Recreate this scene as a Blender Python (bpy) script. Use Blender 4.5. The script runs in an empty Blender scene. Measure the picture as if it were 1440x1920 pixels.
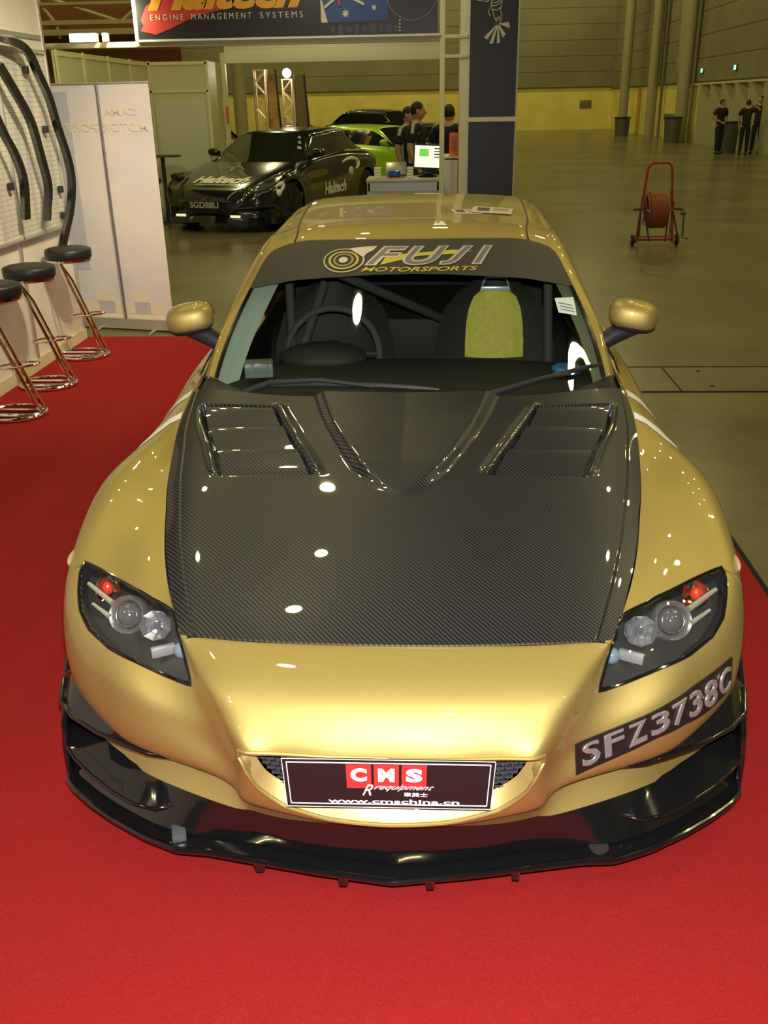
import bpy, bmesh, math, random
import numpy as np
from mathutils import Vector, Matrix, geometry
random.seed(7)
S=bpy.context.scene; COL=S.collection; PI=math.pi
# ------------------------------------------------------------ camera
cd=bpy.data.cameras.new('camera'); cam=bpy.data.objects.new('camera',cd); COL.objects.link(cam); S.camera=cam
CP=(0.094,-1.634,1.783); YAW,PIT,ROL,FPX=-0.0582,0.4125,-0.0185,1757.0
fw=Vector((math.sin(YAW)*math.cos(PIT),math.cos(YAW)*math.cos(PIT),-math.sin(PIT)))
rt=Vector((math.cos(YAW),-math.sin(YAW),0)); up=rt.cross(fw)
r2=rt*math.cos(ROL)+up*math.sin(ROL); u2=-rt*math.sin(ROL)+up*math.cos(ROL)
M=Matrix((r2,u2,-fw)).transposed().to_4x4(); M.translation=Vector(CP); cam.matrix_world=M
cd.sensor_fit='VERTICAL'; cd.sensor_height=24.0; cd.lens=FPX/1920*24.0; cd.clip_start=.05; cd.clip_end=400
# ------------------------------------------------------------ view and world
vs=S.view_settings; vs.view_transform='Standard'; vs.look='None'; vs.exposure=0.0; vs.gamma=1.0; vs.use_curve_mapping=False
wd=bpy.data.worlds.new('hall_air'); S.world=wd; wd.use_nodes=True
wb=wd.node_tree.nodes['Background']; wb.inputs[0].default_value=(.55,.50,.28,1); wb.inputs[1].default_value=.075
# ------------------------------------------------------------ lamps
def light(name,kind,loc,power,col,size=None,target=None,shape=None,sy=None,spread=180):
    l=bpy.data.lights.new(name,kind); l.energy=power; l.color=col
    if kind=='AREA':
        l.size=size or 1; l.spread=math.radians(spread)
        if shape: l.shape=shape
        if sy: l.size_y=sy
    elif size is not None: l.shadow_soft_size=size
    o=bpy.data.objects.new(name,l); COL.objects.link(o); o.location=loc
    if target is not None: o.rotation_euler=(Vector(target)-Vector(loc)).to_track_quat('-Z','Y').to_euler()
    return o
LAMPC=(1.0,.88,.36)
for x in (-5.4,-2.0,4.9,8.6):          # rows of small high bay lamps over the stands
    for y in (3.5,7.0,10.4,13.9,17.6):
        if (x,y)==(-2.0,3.5): light('high_bay_lamp','AREA',(-2.3,3.95,11.5),70,LAMPC,.34,(-2.3,3.95,0),'DISK')
        else: light('high_bay_lamp','AREA',(x,y,11.5),47,LAMPC,.30,(x,y,0),'DISK')
light('high_bay_lamp','AREA',(7.2,6.2,11.5),60,LAMPC,.36,(7.2,6.2,0),'DISK')
for x in (-14,-7,.5,7.5):              # further down the hall
    for y in (25,36,47,57): light('high_bay_lamp','AREA',(x,y,11.8),250,LAMPC,.6,(x+(1 if x>0 else 0),y+(6 if y>50 else 1),2),'DISK')
for x,y in ((-7,-5),(1,-6),(8,-4),(-14,8),(10,8)): light('high_bay_lamp','AREA',(x,y,11.5),120,LAMPC,.35,(x,y,0),'DISK')
# unseen stand lights, the two over the car added to brighten wall and banner
light('stand_fill_light','AREA',(-2.3,-1.6,3.3),9,(1,.84,.58),.16,(-.3,.7,.5),'DISK')
light('stand_fill_light','AREA',(-.5,3.4,3.7),14,(1,.90,.64),.16,(-2.84,4.8,.9),'DISK',None,62)
light('stand_fill_light','AREA',(-1.0,3.3,3.5),12,(1,.90,.66),.16,(-2.6,6.5,1.1),'DISK',None,50)
light('booth_fill_light','AREA',(-3.3,9.3,2.75),34,(1,.92,.62),.15,(-4.0,14.6,1.1),'DISK')  # stands for the rail floodlights, added to brighten the partition
light('booth_fill_light','AREA',(-1.3,7.6,3.6),19,(1,.93,.62),.15,(-1.2,9.5,2.4),'DISK')  # added to brighten the sign board, no lamp hangs there
# the camera's flash
light('camera_flash','AREA',(.10,-1.60,1.86),130.0,(.97,.95,1.02),.05,(0,.5,.5),'RECTANGLE',.03)
# ------------------------------------------------------------ materials
MATS={}
def mat(name,col=(.5,.5,.5),rough=.5,metal=0,coat=0,spec=.5,emit=None,es=1,coat_r=.03,trans=0,alpha=1,ior=1.45,sheen=0):
    if name in MATS: return MATS[name]
    m=bpy.data.materials.new(name); m.use_nodes=True; b=m.node_tree.nodes['Principled BSDF']
    I=b.inputs; I['Base Color'].default_value=(*col,1); I['Roughness'].default_value=rough; I['Metallic'].default_value=metal
    I['Coat Weight'].default_value=coat; I['Coat Roughness'].default_value=coat_r; I['Specular IOR Level'].default_value=spec
    I['Transmission Weight'].default_value=trans; I['Alpha'].default_value=alpha; I['IOR'].default_value=ior; I['Sheen Weight'].default_value=sheen
    if emit: I['Emission Color'].default_value=(*emit,1); I['Emission Strength'].default_value=es
    MATS[name]=m; return m
def nd(m,t,**k):
    n=m.node_tree.nodes.new(t)
    for a,b in k.items():
        if a.startswith('i_'): n.inputs[a[2:].replace('_',' ')].default_value=b
        else: setattr(n,a,b)
    return n
def ln(m,a,b): m.node_tree.links.new(a,b)
def noise_col(m,c1,c2,scale,detail=6,rough=.6,lo=.35,hi=.65,sock='Base Color',vec=None,stretch=None):
    tc=nd(m,'ShaderNodeTexCoord'); n=nd(m,'ShaderNodeTexNoise'); n.inputs['Scale'].default_value=scale; n.inputs['Detail'].default_value=detail; n.inputs['Roughness'].default_value=rough
    src=tc.outputs['Object']
    if stretch:
        mp=nd(m,'ShaderNodeMapping'); mp.inputs['Scale'].default_value=stretch; ln(m,src,mp.inputs[0]); src=mp.outputs[0]
    ln(m,src,n.inputs['Vector'])
    r=nd(m,'ShaderNodeValToRGB'); e=r.color_ramp.elements; e[0].position=lo; e[1].position=hi; e[0].color=(*c1,1); e[1].color=(*c2,1)
    ln(m,n.outputs['Fac'],r.inputs[0]); ln(m,r.outputs[0],m.node_tree.nodes['Principled BSDF'].inputs[sock]); return n,r
def bump(m,src,strength,dist=.01):
    b=nd(m,'ShaderNodeBump'); b.inputs['Strength'].default_value=strength; b.inputs['Distance'].default_value=dist
    ln(m,src,b.inputs['Height']); ln(m,b.outputs[0],m.node_tree.nodes['Principled BSDF'].inputs['Normal'])
gold=mat('gold_metallic_paint',(.45,.34,.09),.56,.80,.9,coat_r=.02)
noise_col(gold,(.41,.315,.085),(.51,.395,.125),900,2,.5,.3,.7)
gold_in=mat('gold_paint_satin',(.50,.36,.12),.45,.5,.4)
carbon=mat('carbon_fibre',(.02,.02,.02),.34,.35,1.0,coat_r=.02)
def carbon_nodes(m,c1,c2,pitch=.0062):
    tc=nd(m,'ShaderNodeTexCoord'); sp=nd(m,'ShaderNodeSeparateXYZ'); ln(m,tc.outputs['Object'],sp.inputs[0])
    def mth(op,a,b=None):
        n=nd(m,'ShaderNodeMath',operation=op)
        for i,v in enumerate((a,b)):
            if v is None: continue
            if isinstance(v,(int,float)): n.inputs[i].default_value=v
            else: ln(m,v,n.inputs[i])
        return n.outputs[0]
    # 2x2 twill: tows in x and y cells, diagonal offset
    u=mth('DIVIDE',sp.outputs[0],pitch/2); v=mth('DIVIDE',sp.outputs[1],pitch/2)
    fu=mth('FLOOR',u); fv=mth('FLOOR',v)
    d=mth('MODULO',mth('ADD',mth('ADD',fu,fv),4000),4)
    w=mth('LESS_THAN',d,1.5)
    mix=nd(m,'ShaderNodeMix',data_type='RGBA'); ln(m,w,mix.inputs[0]); mix.inputs[6].default_value=(*c1,1); mix.inputs[7].default_value=(*c2,1)
    ln(m,mix.outputs[2],m.node_tree.nodes['Principled BSDF'].inputs['Base Color'])
carbon_nodes(carbon,(.010,.009,.009),(.048,.046,.044))
black_gloss=mat('black_gloss',(.006,.006,.006),.12,0,1,coat_r=.02)
black_pl=mat('black_plastic',(.018,.018,.018),.5)
black_mat=mat('black_matte',(.012,.012,.012),.8,spec=.2)
rubber=mat('rubber',(.015,.015,.015),.75)
chrome=mat('chrome',(.85,.83,.78),.08,1); refl_c=mat('reflector_silver',(.50,.50,.50),.18,.85)
steel=mat('brushed_steel',(.5,.5,.48),.3,1)
white_pl=mat('white_laminate',(.72,.66,.48),.45)
def glass(name,tint,refl=1.0,rough=.0):
    m=bpy.data.materials.new(name); m.use_nodes=True; t=m.node_tree; t.nodes.remove(t.nodes['Principled BSDF'])
    tr=nd(m,'ShaderNodeBsdfTransparent'); tr.inputs[0].default_value=(*tint,1); gl=nd(m,'ShaderNodeBsdfGlossy'); gl.inputs['Roughness'].default_value=max(rough,.015)
    gl.inputs['Color'].default_value=(refl,refl,refl,1)
    fr=nd(m,'ShaderNodeFresnel'); ge=nd(m,'ShaderNodeNewGeometry'); mr=nd(m,'ShaderNodeMapRange'); mr.inputs[3].default_value=1.5; mr.inputs[4].default_value=1/1.5; ln(m,ge.outputs['Backfacing'],mr.inputs[0]); ln(m,mr.outputs[0],fr.inputs[0]); mx=nd(m,'ShaderNodeMixShader')
    ln(m,fr.outputs[0],mx.inputs[0]); ln(m,tr.outputs[0],mx.inputs[1]); ln(m,gl.outputs[0],mx.inputs[2]); ln(m,mx.outputs[0],t.nodes['Material Output'].inputs[0]); return m
screen_glass=glass('screen_glass',(.80,.84,.74)); lamp_glass=glass('lamp_glass',(.96,.96,.94)); dark_glass=glass('dark_glass',(.05,.055,.045))
# ------------------------------------------------------------ mesh helpers
class MB:
    def __init__(s): s.v=[]; s.f=[]
    def add(s,v,f):
        o=len(s.v); s.v+= [tuple(map(float,p)) for p in v]; s.f+=[tuple(i+o for i in q) for q in f]; return s
    def box(s,c,d,rz=0,bev=0,rot=None):
        bm=bmesh.new(); bmesh.ops.create_cube(bm,size=1)
        for v in bm.verts: v.co=Vector((v.co.x*d[0],v.co.y*d[1],v.co.z*d[2]))
        if bev: bmesh.ops.bevel(bm,geom=bm.edges[:],offset=bev,segments=2,affect='EDGES',profile=.5)
        R=(rot if rot is not None else Matrix.Rotation(rz,3,'Z'))
        s.add([R@v.co+Vector(c) for v in bm.verts],[[v.index for v in f.verts] for f in bm.faces]); bm.free(); return s
    def tube(s,pts,r,n=10,closed=False,cap=True):
        P=[Vector(p) for p in pts]; N=len(P); rr=r if isinstance(r,(list,tuple)) else [r]*N
        T=[]
        for i in range(N):
            a=P[(i-1)%N] if (closed or i>0) else P[i]; b=P[(i+1)%N] if (closed or i<N-1) else P[i]
            T.append((b-a).normalized() if (b-a).length>1e-9 else Vector((0,0,1)))
        x=T[0].orthogonal().normalized(); vs_=[]
        for i in range(N):
            x=(x-T[i]*x.dot(T[i])); x=x.normalized() if x.length>1e-6 else T[i].orthogonal().normalized(); y=T[i].cross(x)
            for k in range(n):
                a=2*PI*k/n; vs_.append(P[i]+(x*math.cos(a)+y*math.sin(a))*rr[i])
        F=[]; m=N if closed else N-1
        for i in range(m):
            j=(i+1)%N
            for k in range(n): F.append((i*n+k,i*n+(k+1)%n,j*n+(k+1)%n,j*n+k))
        if not closed and cap: F+= [tuple(range(n))[::-1],tuple((N-1)*n+k for k in range(n))]
        return s.add(vs_,F)
    def cyl(s,a,b,r,n=20,r2=None): return s.tube([a,b],[r,r2 if r2 is not None else r],n)
    def lathe(s,prof,c,axis=(0,0,1),n=28,front=True):
        ax=Vector(axis).normalized(); x=ax.orthogonal().normalized(); y=ax.cross(x); c=Vector(c); v=[];F=[]
        for h,r in prof:
            for k in range(n):
                a=2*PI*k/n; v.append(c+ax*h+(x*math.cos(a)+y*math.sin(a))*r)
        for i in range(len(prof)-1):
            for k in range(n): F.append((i*n+k,i*n+(k+1)%n,(i+1)*n+(k+1)%n,(i+1)*n+k))
        F.append(tuple(range(n))[::-1])
        if front: F.append(tuple((len(prof)-1)*n+k for k in range(n)))
        return s.add(v,F)
    def prism(s,poly,z0,z1,f=None):
        """poly of 2D pts extruded; f maps (a,b,h)->3D"""
        f=f or (lambda a,b,h:(a,b,h)); n=len(poly)
        v=[f(a,b,z0) for a,b in poly]+[f(a,b,z1) for a,b in poly]
        F=[tuple(range(n))[::-1],tuple(range(n,2*n))]+[(i,(i+1)%n,n+(i+1)%n,n+i) for i in range(n)]
        return s.add(v,F)
    def loft(s,rows,closed=False,cap=False):
        n=len(rows[0]); v=[p for r in rows for p in r]; F=[]
        for i in range(len(rows)-1):
            for k in range(n if closed else n-1):
                F.append((i*n+k,i*n+(k+1)%n,(i+1)*n+(k+1)%n,(i+1)*n+k))
        if cap: F+=[tuple(range(n))[::-1],tuple((len(rows)-1)*n+k for k in range(n))]
        return s.add(v,F)
    def ell(s,c,r,n=20,m=12,e=1.0,R=None):
        v=[];F=[]; sg=lambda t,p: math.copysign(abs(t)**p,t)
        for i in range(m+1):
            a=-PI/2+PI*i/m
            for k in range(n):
                b=2*PI*k/n; q=Vector((r[0]*sg(math.cos(a),e)*sg(math.cos(b),e),r[1]*sg(math.cos(a),e)*sg(math.sin(b),e),r[2]*sg(math.sin(a),e)))
                if R: q=R@q
                v.append(Vector(c)+q)
        for i in range(m):
            for k in range(n): F.append((i*n+k,i*n+(k+1)%n,(i+1)*n+(k+1)%n,(i+1)*n+k))
        return s.add(v,F)
def worldloc(o):
    l=Vector((0,0,0))
    while o is not None: l+=o.location; o=o.parent
    return l
def mk(name,mb,m,parent=None,smooth=True,fix=True,split=35,loc=None):
    """one mesh object; vertices given in world space, re-based on its parent"""
    me=bpy.data.meshes.new(name); me.from_pydata(mb.v,[],mb.f); 
    if fix:
        bm=bmesh.new(); bm.from_mesh(me); bmesh.ops.remove_doubles(bm,verts=bm.verts,dist=1e-5); bmesh.ops.recalc_face_normals(bm,faces=bm.faces); bm.to_mesh(me); bm.free()
    for q in (m if isinstance(m,(list,tuple)) else [m]): me.materials.append(q)
    o=bpy.data.objects.new(name,me); COL.objects.link(o)
    if smooth:
        me.polygons.foreach_set('use_smooth',[True]*len(me.polygons))
        if split<180: me.set_sharp_from_angle(angle=math.radians(split))
    if parent is not None: o.parent=parent; o.location=-worldloc(parent)
    elif loc is not None:
        me.transform(Matrix.Translation(-Vector(loc))); o.location=loc
    else:
        co=np.array([v.co for v in me.vertices]) if len(me.vertices) else np.zeros((1,3))
        c=Vector(((co[:,0].min()+co[:,0].max())/2,(co[:,1].min()+co[:,1].max())/2,co[:,2].min()))
        me.transform(Matrix.Translation(-c)); o.location=c
    return o
def thing(name,label,cat,loc,group=None):
    o=bpy.data.objects.new(name,None); COL.objects.link(o); o.location=loc; o.empty_display_size=.1
    return tag(o,label,cat,group)
def tag(o,label,cat,group=None,kind=None):
    if label: o['label']=label
    if cat: o['category']=cat
    if group: o['group']=group
    if kind: o['kind']=kind
    return o
def struct(name,mb,m,smooth=False,label=None,cat=None):
    o=mk(name,mb,m,smooth=smooth); o['kind']='structure'
    if label: o['label']=label
    if cat: o['category']=cat
    return o
def copytree(o,loc=None,rz=None,label=None,group=None):
    c=o.copy(); COL.objects.link(c)
    for ch in list(o.children):
        d=ch.copy(); COL.objects.link(d); d.parent=c
        for g in list(ch.children):
            e=g.copy(); COL.objects.link(e); e.parent=d
    if loc is not None: c.location=loc
    if rz is not None: c.rotation_euler=(0,0,rz)
    if label: c['label']=label
    if group: c['group']=group
    return c
def text_mesh(txt,size=1.0,depth=0.0,bevel=0.0,offset=0.0,shear=0.0,space=1.0,sx=1.0,res=4,align='LEFT'):
    cu=bpy.data.curves.new('t','FONT'); cu.body=txt; cu.size=size; cu.extrude=depth; cu.bevel_depth=bevel; cu.offset=offset; cu.shear=shear; cu.space_character=space; cu.resolution_u=res; cu.align_x=align
    o=bpy.data.objects.new('t',cu); COL.objects.link(o); bpy.context.view_layer.update()
    dg=bpy.context.evaluated_depsgraph_get(); me=bpy.data.meshes.new_from_object(o.evaluated_get(dg))
    v=[(p.co.x*sx,p.co.y,p.co.z) for p in me.vertices]; f=[tuple(p.vertices) for p in me.polygons]
    bpy.data.objects.remove(o); bpy.data.curves.remove(cu); bpy.data.meshes.remove(me)
    return v,f
def fit_text(txt,w,h,f3,depth=.0,**k):
    """text scaled into a w x h box (unit coordinates 0..w,0..h) and mapped by f3(x,y,z)"""
    v,f=text_mesh(txt,1.0,**k); a=np.array(v); lo=a.min(0); hi=a.max(0)
    mb=MB(); out=[]
    for p in a: out.append(f3((p[0]-lo[0])/(hi[0]-lo[0])*w,(p[1]-lo[1])/(hi[1]-lo[1])*h,p[2]-lo[2]))
    mb.add(out,f); return mb
def densify(mb,maxlen):
    bm=bmesh.new(); me=bpy.data.meshes.new('x'); me.from_pydata(mb.v,[],mb.f); bm.from_mesh(me); bmesh.ops.triangulate(bm,faces=bm.faces[:])
    for _ in range(6):
        e=[e for e in bm.edges if e.calc_length()>maxlen]
        if not e: break
        bmesh.ops.subdivide_edges(bm,edges=e,cuts=1,use_grid_fill=False); bmesh.ops.triangulate(bm,faces=bm.faces[:])
    r=MB(); bm.verts.ensure_lookup_table(); bm.verts.index_update(); r.add([v.co for v in bm.verts],[[v.index for v in f.verts] for f in bm.faces]); bm.free(); bpy.data.meshes.remove(me); return r
# ---- patches of a spline surface
def inpoly(P,poly):
    x,y=P[:,0],P[:,1]; r=np.zeros(len(P),bool); n=len(poly)
    for i in range(n):
        x1,y1=poly[i]; x2,y2=poly[(i+1)%n]
        c=((y1>y)!=(y2>y)); 
        with np.errstate(divide='ignore',invalid='ignore'): xi=(x2-x1)*(y-y1)/(y2-y1+1e-30)+x1
        r^=c&(x<xi)
    return r
def resamp(poly,step,closed=True):
    out=[]; n=len(poly)
    for i in range(n if closed else n-1):
        a=np.array(poly[i]);b=np.array(poly[(i+1)%n]); k=max(1,int(math.ceil(np.linalg.norm(b-a)/step)))
        for j in range(k): out.append(tuple(a+(b-a)*j/k))
    if not closed: out.append(tuple(poly[-1]))
    return out
def cdt(outer,holes,step):
    outs=[np.array(resamp(outer,step))]+[np.array(resamp(h,step)) for h in holes]
    V=[];E=[]
    for o in outs:
        b=len(V); V+= [tuple(p) for p in o]; E+=[(b+i,b+(i+1)%len(o)) for i in range(len(o))]
    lo=outs[0].min(0);hi=outs[0].max(0)
    gx=np.arange(lo[0]+step*.5,hi[0],step);gy=np.arange(lo[1]+step*.5,hi[1],step)
    G=np.array([(x+(step*.5 if j%2 else 0),y) for j,y in enumerate(gy) for x in gx])
    m=inpoly(G,outs[0])
    for h in outs[1:]: m&=~inpoly(G,h)
    B=np.concatenate(outs); G=G[m]
    keep=[]
    for k in range(0,len(G),500):
        d=np.sqrt(((G[k:k+500,None,:]-B[None])**2).sum(-1)).min(1); keep.append(d>step*.45)
    G=G[np.concatenate(keep)] if len(G) else G
    V+= [tuple(p) for p in G]
    r=geometry.delaunay_2d_cdt([Vector(v) for v in V],E,[],0,1e-6)
    RV=np.array([tuple(v) for v in r[0]]); F=np.array([tuple(f) for f in r[2]])
    c=RV[F].mean(1); m=inpoly(c,outs[0])
    for h in outs[1:]: m&=~inpoly(c,h)
    return RV,F[m]
def patch(net,outer,holes=(),step=.12,off=0.0,flange=.012,sg=1,sm=None,sides=True):
    """trimmed piece of a surface with a turned-in edge, sg=-1 mirrors it"""
    V,F=cdt(outer,list(holes),step); S3=np.array([sg,1,1])
    N=net.nrm(V[:,0],V[:,1]); P=net(V[:,0],V[:,1])
    if patch.flip(net): N=-N
    P=P+N*off
    mb=MB(); mb.add(P*S3,[tuple(f) for f in F])
    if flange:
        for pl in [outer]+list(holes):
            q=np.array(resamp(pl,step)); a=net(q[:,0],q[:,1]); n=net.nrm(q[:,0],q[:,1])
            if patch.flip(net): n=-n
            a=a+n*off; b=a-n*flange; k=len(q)
            mb.add(np.concatenate([a,b])*S3,[(i,(i+1)%k,k+(i+1)%k,k+i) for i in range(k)])
    return mb
_fl={}
def _flip(net):
    k=id(net)
    if k not in _fl:
        c=net.P.reshape(-1,3).mean(0)*np.array([0,1,1]); a=np.array([2.5]);b=np.array([2.5])
        n=net.nrm(a,b)[0]; p=net(a,b)[0]; _fl[k]=bool(np.dot(n,p-(c-np.array([0,0,.3])))<0)
    return _fl[k]
patch.flip=_flip
def curve_on(net,pl,step=.15,off=0,closed=False,sg=1):
    q=np.array(resamp(pl,step,closed)); a=net(q[:,0],q[:,1]); n=net.nrm(q[:,0],q[:,1])
    if _flip(net): n=-n
    return [tuple(p) for p in (a+n*off)*np.array([sg,1,1])]
def solve_yz(net,y,z,a,b):
    for _ in range(25):
        e=1e-4; p=net(a,b)[0][1:]-np.array([y,z]); pa=(net(a+e,b)[0][1:]-np.array([y,z])-p)/e; pb=(net(a,b+e)[0][1:]-np.array([y,z])-p)/e
        st=np.linalg.lstsq(np.stack([pa,pb],1),-p,rcond=None)[0]; st=np.clip(st,-.4,.4); a+=st[0]; b+=st[1]
    return float(a),float(b)
#NETS

def _m2(n):
    A=np.eye(n);B=np.zeros((n,n))
    for i in range(1,n-1):
        A[i,i-1]=1/6;A[i,i]=4/6;A[i,i+1]=1/6
        B[i,i-1]=1;B[i,i]=-2;B[i,i+1]=1
    return np.linalg.solve(A,B)
class Net:
    """smooth surface through a grid of control points P[i][j] (natural cubic tensor spline)"""
    def __init__(s,P,mirror=0,mirror_end=0):
        P=np.array(P,float); s.k=0
        if mirror:      # reflect rows across x=0 before row 0
            s.k=mirror; Q=P[1:mirror+1][::-1]*np.array([-1,1,1]); P=np.concatenate([Q,P],0)
        if mirror_end:
            Q=P[-mirror_end-1:-1][::-1]*np.array([-1,1,1]); P=np.concatenate([P,Q],0)
        s.P=P; s.n,s.m=P.shape[:2]; s.An=_m2(s.n); s.Am=_m2(s.m)
    @staticmethod
    def _ev(P,M,t):
        i=np.clip(np.floor(t).astype(int),0,P.shape[0]-2); f=t-i
        return i,f
    def __call__(s,a,b):
        a=np.atleast_1d(np.asarray(a,float))+s.k; b=np.atleast_1d(np.asarray(b,float))
        P=s.P; M=np.einsum('ij,jkl->ikl',s.An,P)
        i=np.clip(np.floor(a).astype(int),0,s.n-2); f=(a-i)[:,None,None]; g=1-f
        R=g*P[i]+f*P[i+1]+((g**3-g)*M[i]+(f**3-f)*M[i+1])/6
        M2=np.einsum('ij,kjl->kil',s.Am,R)
        j=np.clip(np.floor(b).astype(int),0,s.m-2); f=(b-j)[:,None]; g=1-f
        r=np.arange(len(a)); return g*R[r,j]+f*R[r,j+1]+((g**3-g)*M2[r,j]+(f**3-f)*M2[r,j+1])/6
    def nrm(s,a,b,e=1e-3):
        a=np.atleast_1d(np.asarray(a,float));b=np.atleast_1d(np.asarray(b,float))
        da=s(a+e,b)-s(a-e,b); db=s(a,b+e)-s(a,b-e); n=np.cross(da,db)
        return n/np.maximum(np.linalg.norm(n,axis=1,keepdims=True),1e-12)
W_CTRL=[
[(0,.229,.620),(0,.150,.597),(0,.087,.567),(0,.042,.528),(0,.010,.475),(0,.000,.400),(0,-.005,.305),(0,.015,.285),(0,.050,.262)],
[(.18,.232,.621),(.175,.154,.597),(.165,.090,.567),(.155,.046,.528),(.14,.012,.476),(.14,.004,.400),(.14,.005,.306),(.145,.028,.283),(.14,.062,.250)],
[(.36,.242,.622),(.345,.165,.597),(.320,.102,.566),(.295,.056,.527),(.265,.020,.477),(.26,.020,.400),(.27,.035,.310),(.275,.060,.282),(.27,.090,.235)],
[(.475,.255,.622),(.445,.185,.590),(.410,.125,.560),(.375,.080,.520),(.335,.030,.478),(.33,.035,.400),(.345,.065,.312),(.35,.090,.285),(.345,.120,.225)],
[(.51,.270,.622),(.495,.240,.585),(.475,.195,.540),(.458,.165,.500),(.435,.135,.455),(.415,.115,.400),(.40,.115,.330),(.41,.155,.300),(.40,.140,.215)],
[(.565,.400,.660),(.590,.345,.630),(.605,.290,.590),(.610,.245,.545),(.610,.205,.500),(.605,.185,.440),(.595,.200,.335),(.60,.250,.300),(.585,.225,.215)],
[(.615,.560,.706),(.655,.490,.685),(.690,.415,.645),(.710,.350,.600),(.722,.300,.545),(.72,.265,.460),(.71,.275,.350),(.71,.330,.305),(.70,.310,.210)],
[(.65,.720,.745),(.71,.665,.735),(.77,.590,.705),(.81,.500,.665),(.828,.430,.610),(.825,.380,.500),(.815,.385,.380),(.81,.420,.310),(.80,.410,.210)],
[(.675,.845,.775),(.735,.810,.780),(.80,.740,.770),(.85,.665,.720),(.872,.600,.640),(.878,.555,.520),(.872,.540,.400),(.868,.550,.310),(.86,.550,.210)],
[(.70,1.02,.815),(.75,.98,.800),(.81,.93,.800),(.86,.88,.765),(.885,.845,.680),(.888,.845,.560),(.884,.845,.430),(.878,.845,.330),(.87,.845,.220)],
[(.715,1.17,.850),(.762,1.16,.836),(.812,1.15,.805),(.850,1.14,.755),(.877,1.14,.680),(.883,1.14,.560),(.882,1.14,.430),(.876,1.14,.330),(.865,1.14,.210)],
[(.718,1.38,.895),(.766,1.39,.868),(.808,1.40,.820),(.835,1.42,.750),(.845,1.43,.670),(.865,1.44,.560),(.870,1.44,.430),(.868,1.44,.330),(.860,1.44,.200)],
[(.715,1.75,.930),(.770,1.75,.905),(.812,1.76,.852),(.836,1.76,.768),(.842,1.76,.670),(.862,1.76,.560),(.868,1.76,.430),(.866,1.76,.330),(.86,1.76,.195)],
[(.710,2.35,.960),(.760,2.35,.930),(.800,2.35,.865),(.825,2.35,.775),(.845,2.35,.670),(.864,2.35,.560),(.868,2.35,.430),(.866,2.35,.330),(.86,2.35,.195)],
[(.70,2.95,.990),(.760,2.95,.950),(.810,2.95,.880),(.840,2.95,.785),(.860,2.95,.680),(.872,2.95,.560),(.875,2.95,.430),(.872,2.95,.330),(.865,2.95,.195)],
[(.66,3.30,1.00),(.750,3.30,.955),(.815,3.30,.885),(.860,3.28,.790),(.882,3.27,.680),(.885,3.26,.560),(.884,3.26,.430),(.880,3.26,.330),(.87,3.26,.200)],
[(.62,3.65,.995),(.730,3.62,.955),(.815,3.60,.885),(.868,3.58,.790),(.888,3.56,.680),(.890,3.55,.560),(.888,3.55,.430),(.884,3.55,.330),(.87,3.55,.220)],
[(.60,3.95,.980),(.700,3.93,.950),(.795,3.92,.880),(.850,3.92,.790),(.870,3.92,.680),(.875,3.92,.560),(.87,3.92,.430),(.865,3.92,.330),(.85,3.92,.230)],
[(.54,4.20,.965),(.630,4.23,.930),(.700,4.26,.860),(.740,4.28,.770),(.760,4.29,.670),(.770,4.31,.550),(.76,4.31,.430),(.75,4.28,.330),(.74,4.25,.250)],
[(.32,4.28,.965),(.380,4.34,.930),(.430,4.38,.860),(.450,4.40,.770),(.460,4.41,.670),(.470,4.43,.550),(.47,4.43,.430),(.46,4.40,.330),(.45,4.36,.250)],
[(0,4.30,.965),(0,4.37,.930),(0,4.42,.860),(0,4.44,.770),(0,4.45,.670),(0,4.47,.550),(0,4.47,.430),(0,4.44,.330),(0,4.40,.250)]]
H_CTRL=[
[(0,.229,.620),(.17,.231,.621),(.33,.241,.622),(.45,.254,.622),(.51,.270,.622)],
[(0,.370,.676),(.18,.371,.676),(.35,.378,.674),(.49,.388,.669),(.56,.395,.658)],
[(0,.530,.727),(.19,.530,.726),(.37,.535,.722),(.53,.548,.717),(.612,.560,.705)],
[(0,.690,.770),(.20,.690,.769),(.40,.690,.765),(.565,.700,.759),(.648,.720,.745)],
[(0,.840,.805),(.21,.840,.804),(.415,.840,.801),(.59,.842,.793),(.675,.845,.775)],
[(0,1.00,.842),(.21,1.00,.841),(.42,1.00,.837),(.61,1.01,.829),(.70,1.02,.813)],
[(0,1.14,.872),(.21,1.14,.871),(.43,1.15,.868),(.62,1.16,.860),(.714,1.17,.848)],
[(0,1.275,.902),(.21,1.275,.902),(.43,1.295,.902),(.62,1.35,.904),(.716,1.38,.894)]]
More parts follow.
